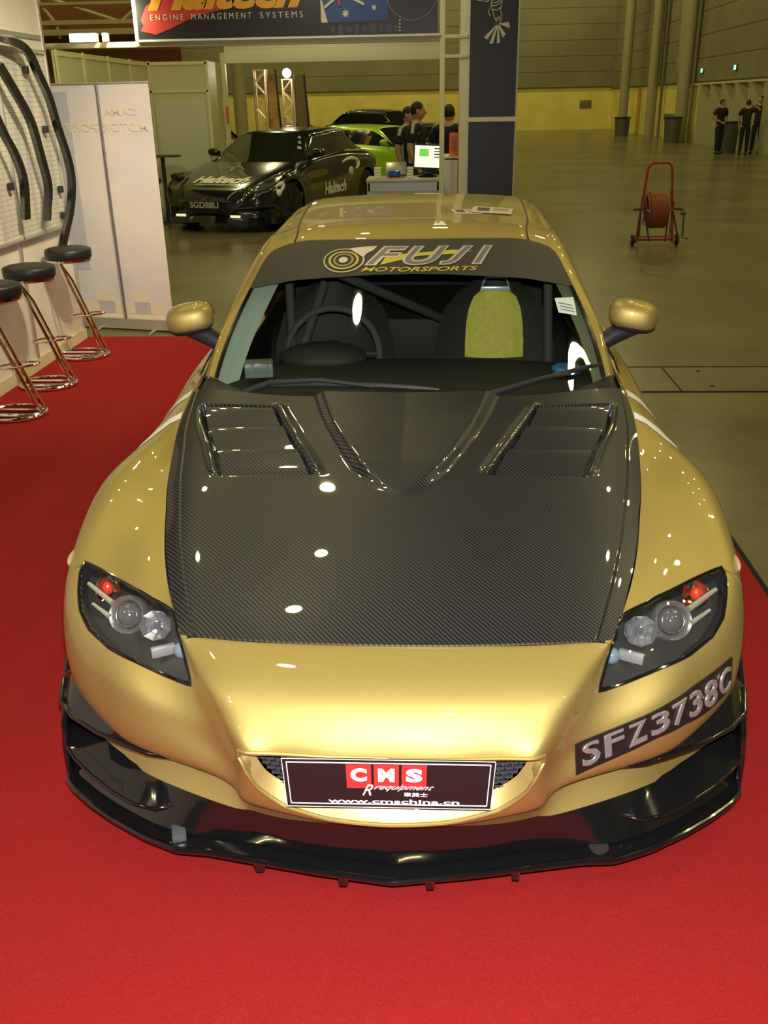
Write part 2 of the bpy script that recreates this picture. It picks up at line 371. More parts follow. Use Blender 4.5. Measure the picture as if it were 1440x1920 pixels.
G_CTRL=[
[(0,1.30,.868),(.20,1.315,.869),(.40,1.37,.872),(.56,1.455,.876),(.683,1.555,.895),(.708,1.52,.905),(.716,1.45,.900)],
[(0,1.66,1.080),(.19,1.675,1.080),(.37,1.715,1.080),(.52,1.765,1.074),(.643,1.787,1.051),(.680,1.80,1.045),(.716,1.80,.935)],
[(0,2.025,1.298),(.17,2.035,1.297),(.33,2.058,1.293),(.45,2.080,1.282),(.545,2.085,1.258),(.618,2.15,1.215),(.712,2.15,.952)],
[(0,2.40,1.340),(.18,2.40,1.338),(.34,2.40,1.331),(.472,2.40,1.314),(.55,2.40,1.286),(.610,2.40,1.238),(.706,2.45,.965)],
[(0,2.80,1.358),(.18,2.80,1.356),(.35,2.80,1.349),(.492,2.80,1.332),(.555,2.80,1.304),(.605,2.80,1.252),(.700,2.88,.988)],
[(0,3.20,1.358),(.18,3.20,1.356),(.35,3.20,1.350),(.500,3.20,1.336),(.553,3.20,1.310),(.588,3.20,1.265),(.665,3.28,1.000)],
[(0,3.50,1.330),(.18,3.50,1.328),(.34,3.49,1.322),(.480,3.47,1.305),(.530,3.46,1.280),(.565,3.45,1.225),(.625,3.60,.996)],
[(0,3.82,1.215),(.17,3.82,1.213),(.32,3.81,1.206),(.440,3.79,1.188),(.490,3.78,1.165),(.530,3.76,1.120),(.600,3.86,.985)],
[(0,4.12,1.020),(.15,4.12,1.019),(.29,4.11,1.014),(.400,4.10,1.004),(.450,4.09,.997),(.500,4.08,.990),(.565,4.11,.972)],
[(0,4.31,.966),(.14,4.305,.966),(.27,4.295,.966),(.360,4.28,.966),(.420,4.26,.966),(.470,4.245,.966),(.520,4.225,.966)]]
for _t,_w in ((6,.004),(7,.014),(8,.020),(9,.018),(10,.014),(11,.006)):
    for _s in range(2,9):
        x,y,z=W_CTRL[_t][_s]; W_CTRL[_t][_s]=(x+_w*(.6 if _s==2 else 1),y,z)
for _t,_f in ((3,.5),(4,1),(5,1),(6,1),(7,.6)):
    x,y,z=W_CTRL[_t][6]; W_CTRL[_t][6]=(x,y-.012*_f,z+.004*_f)
    x,y,z=W_CTRL[_t][7]; W_CTRL[_t][7]=(x*(1-.012*_f),y+.024*_f,z+.004*_f)
for _t,_d in ((0,.012),(1,.008),(2,.004)):
    x,y,z=W_CTRL[_t][8]; W_CTRL[_t][8]=(x,y,z-_d)
WN=Net(W_CTRL,mirror=4,mirror_end=4)
HN=Net([[r[j] for r in H_CTRL] for j in range(5)],mirror=4)   # HN(u,v): u across (|u|<=4), v front->rear 0..7
GN=Net([[r[j] for r in G_CTRL] for j in range(7)],mirror=6)   # GN(c,g): c across, g front->rear 0..9
#ENDNETS
# ------------------------------------------------------------ hall shell
conc=mat('polished_concrete',(.10,.09,.05),.22,0,.0,spec=.6)
n,r=noise_col(conc,(.080,.070,.032),(.175,.152,.070),.55,8,.65,.32,.70)
n2=nd(conc,'ShaderNodeTexNoise'); n2.inputs['Scale'].default_value=5; n2.inputs['Detail'].default_value=8
rr=nd(conc,'ShaderNodeMapRange'); rr.inputs[3].default_value=.14; rr.inputs[4].default_value=.34; ln(conc,n2.outputs[0],rr.inputs[0]); ln(conc,rr.outputs[0],conc.node_tree.nodes['Principled BSDF'].inputs['Roughness'])
struct('floor',MB().box((-8,25,-.05),(60,90,.1)),conc)
yel=mat('yellow_wall_paint',(.46,.37,.11),.7); noise_col(yel,(.58,.50,.12),(.70,.60,.16),.8)
grayp=mat('grey_cladding',(.105,.10,.06),.7)
def lines_z(m,period,width,c2,axis=2,c1=None):
    tc=nd(m,'ShaderNodeTexCoord'); sp=nd(m,'ShaderNodeSeparateXYZ'); ln(m,tc.outputs['Object'],sp.inputs[0])
    a=nd(m,'ShaderNodeMath',operation='MODULO'); ad=nd(m,'ShaderNodeMath',operation='ADD'); ad.inputs[1].default_value=period*400; ln(m,sp.outputs[axis],ad.inputs[0]); ln(m,ad.outputs[0],a.inputs[0]); a.inputs[1].default_value=period
    l=nd(m,'ShaderNodeMath',operation='LESS_THAN'); ln(m,a.outputs[0],l.inputs[0]); l.inputs[1].default_value=width
    mx=nd(m,'ShaderNodeMix',data_type='RGBA'); ln(m,l.outputs[0],mx.inputs[0]); b=m.node_tree.nodes['Principled BSDF'].inputs['Base Color']
    if b.is_linked: ln(m,b.links[0].from_socket,mx.inputs[6])
    else: mx.inputs[6].default_value=b.default_value
    mx.inputs[7].default_value=(*c2,1); ln(m,mx.outputs[2],b)
noise_col(grayp,(.16,.148,.085),(.205,.19,.11),.35); lines_z(grayp,.86,.035,(.055,.052,.03))
struct('wall_back',MB().box((-12,62.1,1.2),(56,.2,2.4)),yel)
struct('trim_1',MB().box((-12,62.0,7.75),(56,.25,10.7)),grayp,label='grey ribbed cladding above the yellow back wall',cat='cladding')
struct('wall_right',MB().box((11.0,27,1.15),(.2,70,2.3)),yel)
struct('trim_2',MB().box((10.95,27,7.7),(.25,70,10.8)),grayp,label='grey ribbed cladding above the yellow right wall',cat='cladding')
struct('ceiling',MB().box((-8,26,13.2),(60,88,.2)),mat('roof_dark',(.035,.032,.020),.8))
struct('wall_left',MB().box((-38,27,6),(.2,90,12)),grayp)
brown=mat('brown_partition',(.18,.07,.018),.7)
colm=mat('column_paint',(.30,.27,.15),.5)
# columns
def column(x,y,r,label,bin_=False,base=False):
    c=mk('hall_column',MB().cyl((x,y,0),(x,y,13.1),r,28),colm); tag(c,label,'column','round columns of the hall')
    return c
column(9.55,50.5,.235,'round cream column furthest from the camera, in front of the back wall corner')
column(10.45,48.2,.24,'round cream column without a bin, second from the far corner')
column(10.45,42.0,.27,'round cream column left of the folding doors')
column(11.45,33.2,.47,'wide cream column behind the group of men at the right edge')
column(-8.9,45.0,.30,'slim cream column seen behind the show booth opening')
# pipes and frames on the right wall
for y in (47.4,41.6): mk('wall_pipe',MB().cyl((10.72,y,0),(10.72,y,13),.07,10),mat('pipe_grey',(.14,.13,.09),.5)) and None
for o in [o for o in COL.objects if o.name.startswith('wall_pipe')]:
    tag(o,'dark vertical pipe beside the column without a bin' if o.location.y>44 else 'dark vertical pipe beside the column left of the doors','pipe','wall pipes')
b=mk('wall_louvre',MB().box((10.78,44.6,5.9),(.08,.6,6.2),0,.02),mat('louvre_cream',(.34,.31,.18),.6)); tag(b,'tall narrow cream duct high on the right wall','duct')
b=mk('wall_panel',MB().box((10.85,45.3,.95),(.06,3.2,.22),0,.02),mat('panel_brown',(.13,.12,.07),.5)); tag(b,'long grey rail panel low on the yellow right wall','panel')
b=mk('wall_vent',MB().box((9.3,61.97,1.45),(.7,.05,.45),0,.01),mat('panel_brown')); tag(b,'small grey vent plate on the yellow back wall','vent')
b=mk('warning_strip',MB().box((10.88,53.5,1.15),(.02,.9,2.2)),mat('orange_strip',(.50,.26,.05),.6)); tag(b,'orange vertical painted band on the yellow right wall','wall marking')
# folding doors
dm=mat('folding_door_cream',(.40,.38,.23),.5); dm2=mat('folding_door_shade',(.30,.29,.17),.5)  # darker copy paints shade onto every other fold
mbp=[MB(),MB()]
for k in range(14):
    y0=41-k*.82; 
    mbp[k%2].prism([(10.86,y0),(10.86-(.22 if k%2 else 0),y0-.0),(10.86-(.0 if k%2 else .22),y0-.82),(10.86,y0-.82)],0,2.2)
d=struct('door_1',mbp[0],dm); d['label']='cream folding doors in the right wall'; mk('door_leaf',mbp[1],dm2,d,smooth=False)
mk('door_rail',MB().box((10.72,35.2,2.23),(.14,11.8,.07)),mat('rail_light',(.5,.48,.33),.4),d)
def exit_sign(y,z,lbl):
    e=mk('exit_sign',MB().box((10.79,y,z),(.06,.30,.20),0,.01),mat('sign_case',(.05,.14,.08),.5)); tag(e,lbl,'exit sign','green exit signs')
    mk('lit_face',MB().box((10.755,y,z),(.02,.20,.15)),mat('exit_green_lit',(.1,.6,.4),.5,emit=(.25,1,.62),es=2.2),e)
exit_sign(40.6,2.72,'small green lit exit sign above the folding doors, further one'); exit_sign(36.0,2.70,'small green lit exit sign above the folding doors, nearer one')
# bins
def bin_(x,y,r,h,lbl):
    b=mk('litter_bin',MB().lathe([(0,r*.86),(h*.93,r),(h*.94,r*1.06),(h,r*1.06),(h,r*.9),(h-.1,r*.85)],(x,y,0),(0,0,1),24),mat('bin_grey',(.085,.085,.06),.4),split=40); tag(b,lbl,'litter bin','grey litter bins')
    mk('liner',MB().lathe([(0,r*1.08),(.06,r*1.09)],(x,y,h-.05),(0,0,1),24),mat('liner_dark',(.02,.02,.02),.4),b)
bin_(9.42,49.75,.38,.88,'grey litter bin at the foot of the furthest cream column')
bin_(10.0,41.4,.36,1.0,'grey litter bin in front of the column left of the folding doors')
bin_(9.95,33.0,.34,.98,'grey litter bin between the lone man and the pair of men')
# trench covers in the floor
tc_=mat('trench_cover',(.115,.105,.06),.30,spec=.6); noise_col(tc_,(.085,.077,.04),(.13,.115,.062),1.5)
t=struct('trim_3',MB().box((5.5,4.735,.001),(8.2,.60,.006)),tc_,label='flush service trench cover running across the concrete floor',cat='floor cover')
sm=MB()
for y in (4.42,5.045): sm.box((5.5,y,.003),(8.2,.012,.006))
for x in (1.72,3.1,4.5,5.9): sm.box((x,4.735,.0045),(.008,.60,.004))
mk('cover_joint',sm,black_mat,t,smooth=False)
sm=MB()
for x in (1.95,2.5,3.4,4.2): sm.lathe([(0,.016),(.002,.016)],(x,4.55,.004),(0,0,1),12).lathe([(0,.016),(.002,.016)],(x,4.93,.004),(0,0,1),12)
mk('lifting_hole',sm,black_mat,t,smooth=False)
# carpet
red=mat('red_carpet',(.40,.014,.014),.95,spec=.15); noise_col(red,(.245,.011,.009),(.32,.016,.014),260,3,.6)
nz=[x for x in red.node_tree.nodes if x.type=='TEX_NOISE'][0]; bump(red,nz.outputs[0],.5,.004)
cp=mk('carpet',MB().box((-.7275,1.29,.003),(4.225,9.58,.006)),red,smooth=False); tag(cp,'bright red exhibition carpet laid on the concrete under the gold car','carpet')
mk('edge_tape',MB().box((1.395,1.29,.003),(.022,9.58,.008)),black_mat,cp,smooth=False)
# ------------------------------------------------------------ booth wall on the left
pan=mat('booth_panel',(.66,.60,.50),.55); noise_col(pan,(.62,.56,.46),(.70,.64,.52),2.5,3)
alu=mat('aluminium',(.52,.50,.42),.35,.6)
w=struct('wall_booth',MB().box((-2.87,2.0,1.5),(.05,8.1,3.0)),pan,label='cream panel wall of the booth left of the car',cat='booth wall')
pm=MB()
for y in (6.03,5.04,4.05,3.06,2.07): pm.box((-2.855,y,1.5),(.055,.045,3.0),0,.008)
mk('panel_post',pm,alu,w); mk('skirting',MB().box((-2.842,2.0,.045),(.03,8.1,.09)),mat('skirting_cream',(.60,.52,.30),.5),w)
mk('top_channel',MB().box((-2.843,2.0,2.26),(.02,8.0,.03)),alu,w)
mesh_m=mat('grid_mesh',(.60,.55,.42),.5); noise_col(mesh_m,(.40,.38,.40),(.66,.60,.45),1.0,2,.5,.35,.65,stretch=(1,7,.15)); lines_z(mesh_m,.034,.004,(.30,.27,.20)); lines_z(mesh_m,.05,.004,(.34,.31,.25),axis=1)
g=mk('wire_grid_board',MB().box((-2.815,4.75,1.55),(.012,2.4,1.22)),mesh_m,smooth=False); tag(g,'pale wire grid display panel fixed on the booth wall above the stools','display board')
fr=MB()
for z in (.94,2.16): fr.box((-2.81,4.75,z),(.03,2.42,.03),0,.006)
for y in (3.55,5.05,5.95): fr.box((-2.81,y,1.55),(.03,.03,1.24),0,.006)
mk('panel_frame',fr,alu,g)
cb2=mat('carbon_gloss',(.016,.014,.014),.22,.2,1); 
def strip(name,pts,ws_,lbl,brk=(),thick=.046):
    P=np.array(pts); rows=[]; N_=48; s=np.linspace(0,len(P)-1,N_)
    net=Net([[(0,p[0],p[1]),(0,p[0],p[1])] for p in P]); q=net(s,s*0); w=np.interp(s,range(len(ws_)),ws_) if len(ws_)==len(P) else np.interp(np.linspace(0,1,N_),np.linspace(0,1,len(ws_)),ws_)
    t=np.gradient(q[:,1:],axis=0); t/=np.linalg.norm(t,axis=1,keepdims=True)+1e-9; nn=np.stack([-t[:,1],t[:,0]],1)
    for i in range(N_):
        a=q[i,1:]+nn[i]*w[i]/2; b=q[i,1:]-nn[i]*w[i]/2; xo=-2.755+.035*math.sin(PI*i/N_)
        rows.append([(xo,a[0],a[1]),(xo+thick,a[0]*.7+b[0]*.3,a[1]*.7+b[1]*.3),(xo+thick*.6,b[0],b[1]),(xo-thick*.4,(a[0]+b[0])/2,(a[1]+b[1])/2)])
    o=mk(name,MB().loft(rows,closed=True,cap=True),cb2,split=50); tag(o,lbl,'car body part','carbon strips on the display panel')
    for (y,z) in brk: mk('mounting_bracket',MB().box((-2.783,y,z),(.035,.045,.05),0,.006),black_pl,o)
    return o
strip('carbon_strip',[(5.05,2.20),(5.19,2.20),(5.36,2.17),(5.47,2.09),(5.54,1.99),(5.65,1.85),(5.73,1.66),(5.82,1.50),(5.88,1.34),(5.86,1.19),(5.76,1.03),(5.64,.91),(5.55,.80)],[.05,.07,.08,.075,.07,.055,.05,.05,.045,.045,.05,.055,.05],'long curved black carbon strip, nearest the wall end, its tip bending behind a stool',[(5.50,2.03),(5.70,1.64),(5.82,1.21),(5.80,1.02)])
strip('carbon_strip',[(4.95,2.05),(5.0,1.98),(5.12,1.85),(5.25,1.70),(5.32,1.52),(5.39,1.35),(5.42,1.22),(5.35,1.03)],[.075,.075,.075,.07,.06,.05,.03,.004],'pointed black carbon blade, the middle one of the hanging strips')
strip('carbon_strip',[(4.78,1.75),(4.84,1.61),(4.90,1.51),(4.97,1.36),(4.98,1.22),(4.98,1.08)],[.03,.035,.05,.06,.07,.085],'short black carbon blade with a broad flat lower end, leftmost of the hanging strips',[(4.94,1.30)])
# stools
def stool():
    t=thing('bar_stool','','bar stool',(0,0,0),'chrome bar stools along the booth wall')
    mk('seat',MB().lathe([(.745,.10),(.748,.160),(.758,.168),(.80,.170),(.815,.165),(.824,.140),(.828,.08),(.828,.01)],(0,0,0),(0,0,1),36),mat('black_vinyl',(.015,.014,.014),.42),t,split=60)
    mk('seat_rim',MB().lathe([(.728,.15),(.730,.162),(.746,.164),(.748,.15)],(0,0,0),(0,0,1),36),chrome,t)
    for s in (-1,1):
        mk('post',MB().tube([(-.03+.0,-.13+s*.0,.735),(.02,-.10+s*.035,.60),(.155,.02+s*.035,.08),(.175,.035+s*.035,.035),(.165,.04+s*.04,.014),(.10,.02+s*.055,.012),(-.18,.02+s*.055,.012)],.0125,10),chrome,t)
    base=[(.19*math.cos(a),.02+.165*math.sin(a),.0135) for a in np.linspace(0,2*PI,40)[:-1]]
    mk('base_ring',MB().tube(base,.0135,10,closed=True),chrome,t)
    mk('footrest',MB().tube([(.095+.13*math.cos(a),-.03+.07*math.sin(a),.335+.012*math.cos(a)) for a in np.linspace(0,2*PI,32)[:-1]],.0065,8,closed=True),chrome,t)
    return t
s0=stool(); s0.location=(-2.635,5.40,0.008); s0.rotation_euler=(0,0,0); s0['label']='round black chrome bar stool nearest the white banner'
copytree(s0,(-2.60,4.58,.008),.0,'round black chrome bar stool in the middle of the row of three')
copytree(s0,(-2.55,3.90,.008),.0,'round black chrome bar stool cut by the left photo edge, nearest the camera')
# banner stand
bn=thing('banner_stand','white roll-up banner stand seen from behind at the end of the booth wall','banner',(-2.58,6.40,0))
bd=Vector((.86,-.21,0)).normalized(); bnrm=Vector((-bd.y*-1,bd.x*-1,0)); bL=Vector((-3.01,6.51,0)); BW=.885
def bp(x,z,d=0): return tuple(bL+bd*(x*BW)+Vector((0,0,z))+Vector((bd.y,-bd.x,0))*d)
fab=mat('banner_fabric',(.62,.55,.52),.6); noise_col(fab,(.58,.53,.52),(.68,.60,.52),1.6,3,.5)
mk('banner_sheet',MB().loft([[bp(x,z) for x in np.linspace(0,1,8)] for z in np.linspace(.10,1.95,12)]).loft([[bp(x,z,-.002) for x in np.linspace(0,1,8)] for z in np.linspace(.10,1.95,12)]),fab,bn,smooth=False)
mk('top_rail',MB().tube([bp(-.01,1.955),bp(1.01,1.955)],.009,8),alu,bn)
mk('base_case',MB().prism([(-.03,-.06),(1.03,-.06),(1.03,.06),(-.03,.06)],.015,.10,lambda a,b,h:bp(a,h,b)),alu,bn,smooth=False)
mk('top_edge',MB().prism([(0,-.012),(1,-.012),(1,.012),(0,.012)],.10,.125,lambda a,b,h:bp(a,h,b)),mat('cream_edge',(.60,.55,.36),.5),bn,smooth=False)
mk('support_pole',MB().tube([bp(.52,.06,.05),bp(.51,1.0,.05),bp(.49,1.96,.02)],.009,8),mat('pole_grey',(.14,.13,.13),.4,.5),bn)
for x in (.2,.8): mk('foot',MB().tube([bp(x,.012,-.02),bp(x+.06,.012,.20)],.012,8),alu,bn)
lt=mat('banner_light_print',(.64,.55,.40),.6); gt=mat('banner_grey_print',(.43,.39,.40),.6)
for i,(x0,x1,z0,z1,m_) in enumerate([(.18,.38,.235,.33,lt),(.58,.77,.235,.33,lt),(.20,.38,.135,.232,gt),(.60,.77,.135,.232,gt),(.38,.60,.135,.232,lt),(.0,.20,.135,.232,lt),(.77,.94,.135,.232,lt),(.94,1.0,.235,.33,lt),(0,.16,.50,1.9,mat('banner_bluish',(.44,.42,.42),.6))]):
    mk('faint_print',MB().prism([(x0,0),(x1,0),(x1,.002),(x0,.002)],z0,z1,lambda a,b,h:bp(a,h,b+.001)),m_,bn,smooth=False)
def btext(t,x0,x1,z0,z1):
    v,f=text_mesh(t,1,shear=.2,offset=.02); a=np.array(v);lo=a.min(0);hi=a.max(0)
    mk('faint_lettering',MB().add([bp(x1-(p[0]-lo[0])/(hi[0]-lo[0])*(x1-x0),z0+(p[1]-lo[1])/(hi[1]-lo[1])*(z1-z0),.005) for p in a],f),lt,bn,smooth=False)
btext('MOTORSPORT',.09,.96,1.60,1.665); btext('CAMA',.52,.86,1.72,1.775)
# ------------------------------------------------------------ neighbouring show booth
hb=thing('booth_fascia','white booth frame carrying a dark sign board with orange lettering','booth sign',(-1.5,9.5,0))
crm=mat('fascia_cream',(.60,.55,.30),.45)
mk('left_upright',MB().box((-3.11,9.5,2.75),(.05,.05,.75),0,.006),crm,hb)
mk('right_post',MB().box((.16,9.5,1.6),(.055,.055,3.2),0,.008),crm,hb)
mk('top_rail',MB().box((-2.0,9.52,2.395),(4.3,.04,.055),0,.006),crm,hb)
mk('fascia_strip',MB().box((-1.02,9.52,2.275),(2.34,.05,.17),0,.006),crm,hb)
for z in (2.405,2.215): mk('link_rail',MB().box((.30,9.5,z),(.26,.04,.035),0,.005),crm,hb)
bm_=mat('sign_dark',(.022,.018,.018),.35)
bd_=mk('sign_board',MB().box((-1.49,9.47,2.72),(3.20,.03,.58)),bm_,hb,smooth=False)
mk('lower_lip',MB().box((-1.49,9.455,2.425),(3.24,.04,.02)),mat('white_edge',(.66,.62,.5),.5),hb,smooth=False)
def plane_text(txt,x0,x1,z0,z1,y,m,name,par,skew=0,**k):
    v,f=text_mesh(txt,1,**k);a=np.array(v);lo=a.min(0);hi=a.max(0)
    return mk(name,MB().add([(x0+(p[0]-lo[0])/(hi[0]-lo[0])*(x1-x0),y,z0+(p[1]-lo[1])/(hi[1]-lo[1])*(z1-z0)+skew*(p[0]-lo[0])/(hi[0]-lo[0])) for p in a],f),m,par,smooth=False)
rs=MB().add([(x,9.452,z) for x,z in [(-3.06,2.52),(-3.02,2.57),(-3.05,2.62),(-2.98,2.75),(-2.6,2.95),(-1.9,2.95),(-2.2,2.80),(-2.05,2.73),(-2.45,2.65),(-2.75,2.53),(-2.9,2.48),(-2.97,2.50)]],[tuple(range(12))[::-1]])
mk('red_brush_mark',rs,mat('sign_red',(.42,.035,.02),.5),bd_,smooth=False)
plane_text('Haltech',-2.96,-1.30,2.705,3.0,9.448,mat('sign_orange',(.60,.28,.02),.5),'sign_lettering',bd_,shear=.35,offset=.05)
for w_,a_,b_ in (('ENGINE',-2.94,-2.585),('MANAGEMENT',-2.50,-1.855),('SYSTEMS',-1.765,-1.31)): plane_text(w_,a_,b_,2.615,2.672,9.446,mat('sign_cream',(.55,.50,.36),.5),'sign_lettering',bd_,space=1.5,offset=.0)
blue=mat('flag_blue',(.02,.06,.22),.5); 
mk('flag_print',MB().add([(x,9.452,z) for x,z in [(-1.10,2.56),(-.42,2.57),(-.40,2.99),(-1.12,2.99)]],[(0,1,2,3)]),blue,bd_,smooth=False)
mk('flag_pole',MB().add([(x,9.450,z) for x,z in [(-1.12,2.56),(-1.05,2.56),(-1.10,2.75),(-1.12,2.8)]],[(0,1,2,3)]),mat('sign_cream'),bd_,smooth=False)
def star(cx,cz,r,m_):
    p=[(cx+(r if k%2==0 else r*.45)*math.sin(PI*k/7),9.449,cz+(r if k%2==0 else r*.45)*math.cos(PI*k/7)) for k in range(14)]; mk('flag_star',MB().add(p,[tuple(range(14))]),m_,bd_,smooth=False)
star(-.86,2.64,.045,mat('sign_cream')); star(-.56,2.69,.033,mat('sign_cream'))
for (a,b,c,d_,m_) in ((-1.08,2.70,-.80,2.90,'sign_cream'),(-.66,2.72,-.95,2.86,'sign_cream'),(-.92,2.71,-.92,2.95,'sign_red')):
    mk('flag_cross',MB().tube([(a,9.449,b),(c,9.449,d_)],.018,4),mat(m_),bd_,smooth=False)
mk('dial_ring',MB().tube([(-.16+.27*math.cos(a),9.450,2.83+.27*math.sin(a)) for a in np.linspace(-PI,0,30)],.006,6),mat('dial_grey',(.16,.15,.20),.5),bd_)
bars=MB()
for i in range(9): bars.box((-1.0+i*.085,9.452,2.49),(.04+.015*(i%3),.002,.06+.03*(i%2)))
mk('skyline_print',bars,mat('skyline',(.07,.065,.10),.6),bd_,smooth=False)
dots=MB()
for i in range(5): dots.box((-.29,9.451,2.47+i*.032),(.018,.002,.012))
mk('dial_marks',dots,mat('sign_cream'),bd_,smooth=False)
# floodlights standing on the rail
def flood(x,w,lbl):
    f=mk('floodlight',MB().box((x,9.50,2.47),(w,.10,.085),0,.01),mat('flood_case',(.5,.45,.35),.4,.5)); tag(f,lbl,'floodlight','floodlights on the booth rail')
    mk('lit_glass',MB().box((x,9.445,2.468),(w*.96,.012,.08)),mat('flood_lit',(1,.9,.7),.5,emit=(1,.86,.66),es=9),f)
flood(-3.70,.29,'wide lit floodlight on the booth rail above the banner'); flood(-3.46,.045,'tiny lit spotlight on the booth rail beside the wide floodlight')
# pillar with black panels
pc=mk('booth_pillar',MB().box((.66,9.75,1.6),(.62,.50,3.2),0,.008),mat('pillar_cream',(.60,.56,.36),.5)); tag(pc,'square cream booth pillar clad with black panels on its front','pillar')
pc.data.transform(Matrix.Translation((0,0,0)))
for z0,z1 in ((.02,1.565),(1.615,3.18)): mk('black_panel',MB().box((.70,9.49,(z0+z1)/2),(.50,.03,z1-z0)),mat('panel_black',(.013,.011,.008),.45),pc,smooth=False)
mk('cross_rail',MB().box((.70,9.49,1.59),(.52,.035,.045)),crm,pc,smooth=False)
def cw(u,v): return (.75+(u-935)*.00575,9.468,2.51-(v-45)*.0058)
em=mat('emblem_tan',(.50,.44,.30),.5); fan=MB()
for a,b in (((953,42),(955,52)),((948,62),(942,67)),((938,76),(932,76)),((925,77),(918,76)),((914,70),(908,66))): fan.add([cw(934,44),cw(*a),cw(*b),cw(932.5,44)],[(0,1,2,3)])
mk('crayfish_emblem',fan,em,pc,smooth=False)
ln_=MB()
for pl_ in ([(939,0),(939,12),(937,24),(940,30),(937,43)],[(920,8),(920,18),(924,26),(926,34),(931,42)],[(917,20),(915,26),(919,32)],[(920,8),(928,5),(938,0)],[(920,12),(930,10),(938,5)],[(921,16),(930,15),(938,9)],[(922,21),(930,23),(938,18)],[(928,36),(933,35),(937,32)],[(929,39),(933,38),(937,36)],[(891,0),(894,6),(913,9)],[(898,0),(900,4),(912,6)],[(913,0),(914,10),(917,5)]):
    ln_.tube([cw(*q) for q in pl_],.0048,5)
mk('crayfish_emblem',ln_,em,pc,smooth=False)
# partition walls of the far booth
ps=mat('partition_cream',(.50,.47,.24),.5)
pt=struct('wall_partition',MB().box((-4.70,13.25,1.22),(.05,4.1,2.46)).box((-4.18,15.32,1.22),(.98,.05,2.46)).box((-3.69,15.8,1.22),(.05,.95,2.46)),ps,label='cream partition walls of the neighbouring booth',cat='partition')
pp=MB()
for y in (11.2,12.2,13.25,14.3): pp.box((-4.668,y,1.23),(.02,.05,2.46))
for x in (-4.66,-3.69): pp.box((x,15.29,1.23),(.05,.03,2.46))
pp.box((-3.62,16.32,1.3),(.08,.08,2.62)).box((-4.67,13.25,2.40),(.02,4.1,.03)).box((-4.18,15.285,2.0),(.98,.02,.03)).box((-4.18,15.285,2.42),(.98,.02,.04))
mk('partition_post',pp,crm,pt,smooth=False)
mk('cupboard_door',MB().box((-4.18,15.285,.95),(.86,.02,1.85)),mat('door_pale',(.50,.50,.34),.5),pt,smooth=False)
mk('orange_sticker',MB().box((-3.60,16.27,1.62),(.045,.02,.27)),mat('orange_tag',(.55,.14,.03),.6),pt,smooth=False)
mk('green_exit_plate',MB().box((-4.76,11.13,1.92),(.16,.02,.07)),mat('dark_green',(.01,.10,.03),.5),pt,smooth=False)
# beams, brown hoarding and girders beyond, upper left
bw=mk('hoarding',MB().box((-13.5,30.1,2.4),(11.5,.1,4.8)),brown,smooth=False); tag(bw,'brown hoarding panels seen over the booth partition, upper left','hoarding')
gr=thing('roof_truss','cream steel lattice girder above the brown hoarding, upper left','girder',(-12,29.5,3.7)); gm=mat('girder_cream',(.36,.32,.16),.5)
for z,h in ((3.86,.16),(4.12,.12),(4.62,.08)): mk('chord',MB().box((-13.0,29.5,z),(12.5,.16,h)),gm,gr,smooth=False)
for a,b in (((-12.0,4.95),(-9.4,4.12)),((-11.9,4.9),(-11.35,4.12)),((-9.3,4.12),(-8.7,4.55)),((-11.3,4.12),(-11.25,3.7))): mk('brace',MB().tube([(a[0],29.5,a[1]),(b[0],29.5,b[1])],.055,8),gm,gr)
# ------------------------------------------------------------ gold coupe, all parts
def sstep(x): x=np.clip(x,0,1); return x*x*(3-2*x)
def hood_disp(u,v):
    a=np.abs(u)
    us=np.interp(v,[0,.19,1.7,2.4,3.5,4.9,6.7,7],[3.33,3.34,3.41,3.44,3.45,3.53,3.80,3.84])
    d=.007*sstep((us-a)/.10)
    uo=np.interp(v,[3.15,3.3,3.8,4.56,5.18,6.1,7],[0,.25,.55,.83,1.05,1.25,1.42])
    ui=np.interp(v,[3.45,3.62,4.15,4.66,5.67,7],[0,.20,.50,.70,1.00,1.22])
    amp=.020*sstep((v-3.15)/1.2)
    w=np.maximum(uo-ui,.06)
    d=d+amp*sstep((uo-a)/w)-.006*np.clip(1-a/np.maximum(ui,.05),0,1)*sstep((v-3.5)/1.5)
    # raised rib inboard of each vent, then the vent well
    vi=np.interp(v,[3.9,4.05,5.19,6.63,7],[1.12,1.17,1.57,1.94,2.03]); vo=np.interp(v,[4.0,5.1,6.42,7],[2.56,2.83,3.27,3.42])
    inv=sstep((v-3.99)/.06)*sstep((6.55-v)/.07)
    rib=np.exp(-((a-vi+.06)/.07)**2)*sstep((v-3.95)/.3)*sstep((6.75-v)/.3)
    rib2=np.exp(-((a-vo-.07)/.06)**2)*sstep((v-3.95)/.3)*sstep((6.6-v)/.3)
    d=d+.006*rib+.006*rib2-.042*inv*sstep((a-vi)/.05)*sstep((vo-a)/.05)
    return d
def hood_pt(u,v,off=0):
    u=np.atleast_1d(u);v=np.atleast_1d(v)
    N=HN.nrm(u,v); N=N*np.sign(N[:,2:3]); return HN(u,v)+N*(hood_disp(u,v)+off)[:,None]
car=thing('sports_coupe','gold metallic sports coupe with black carbon bonnet parked on the red carpet','car',(0,2.2,0))
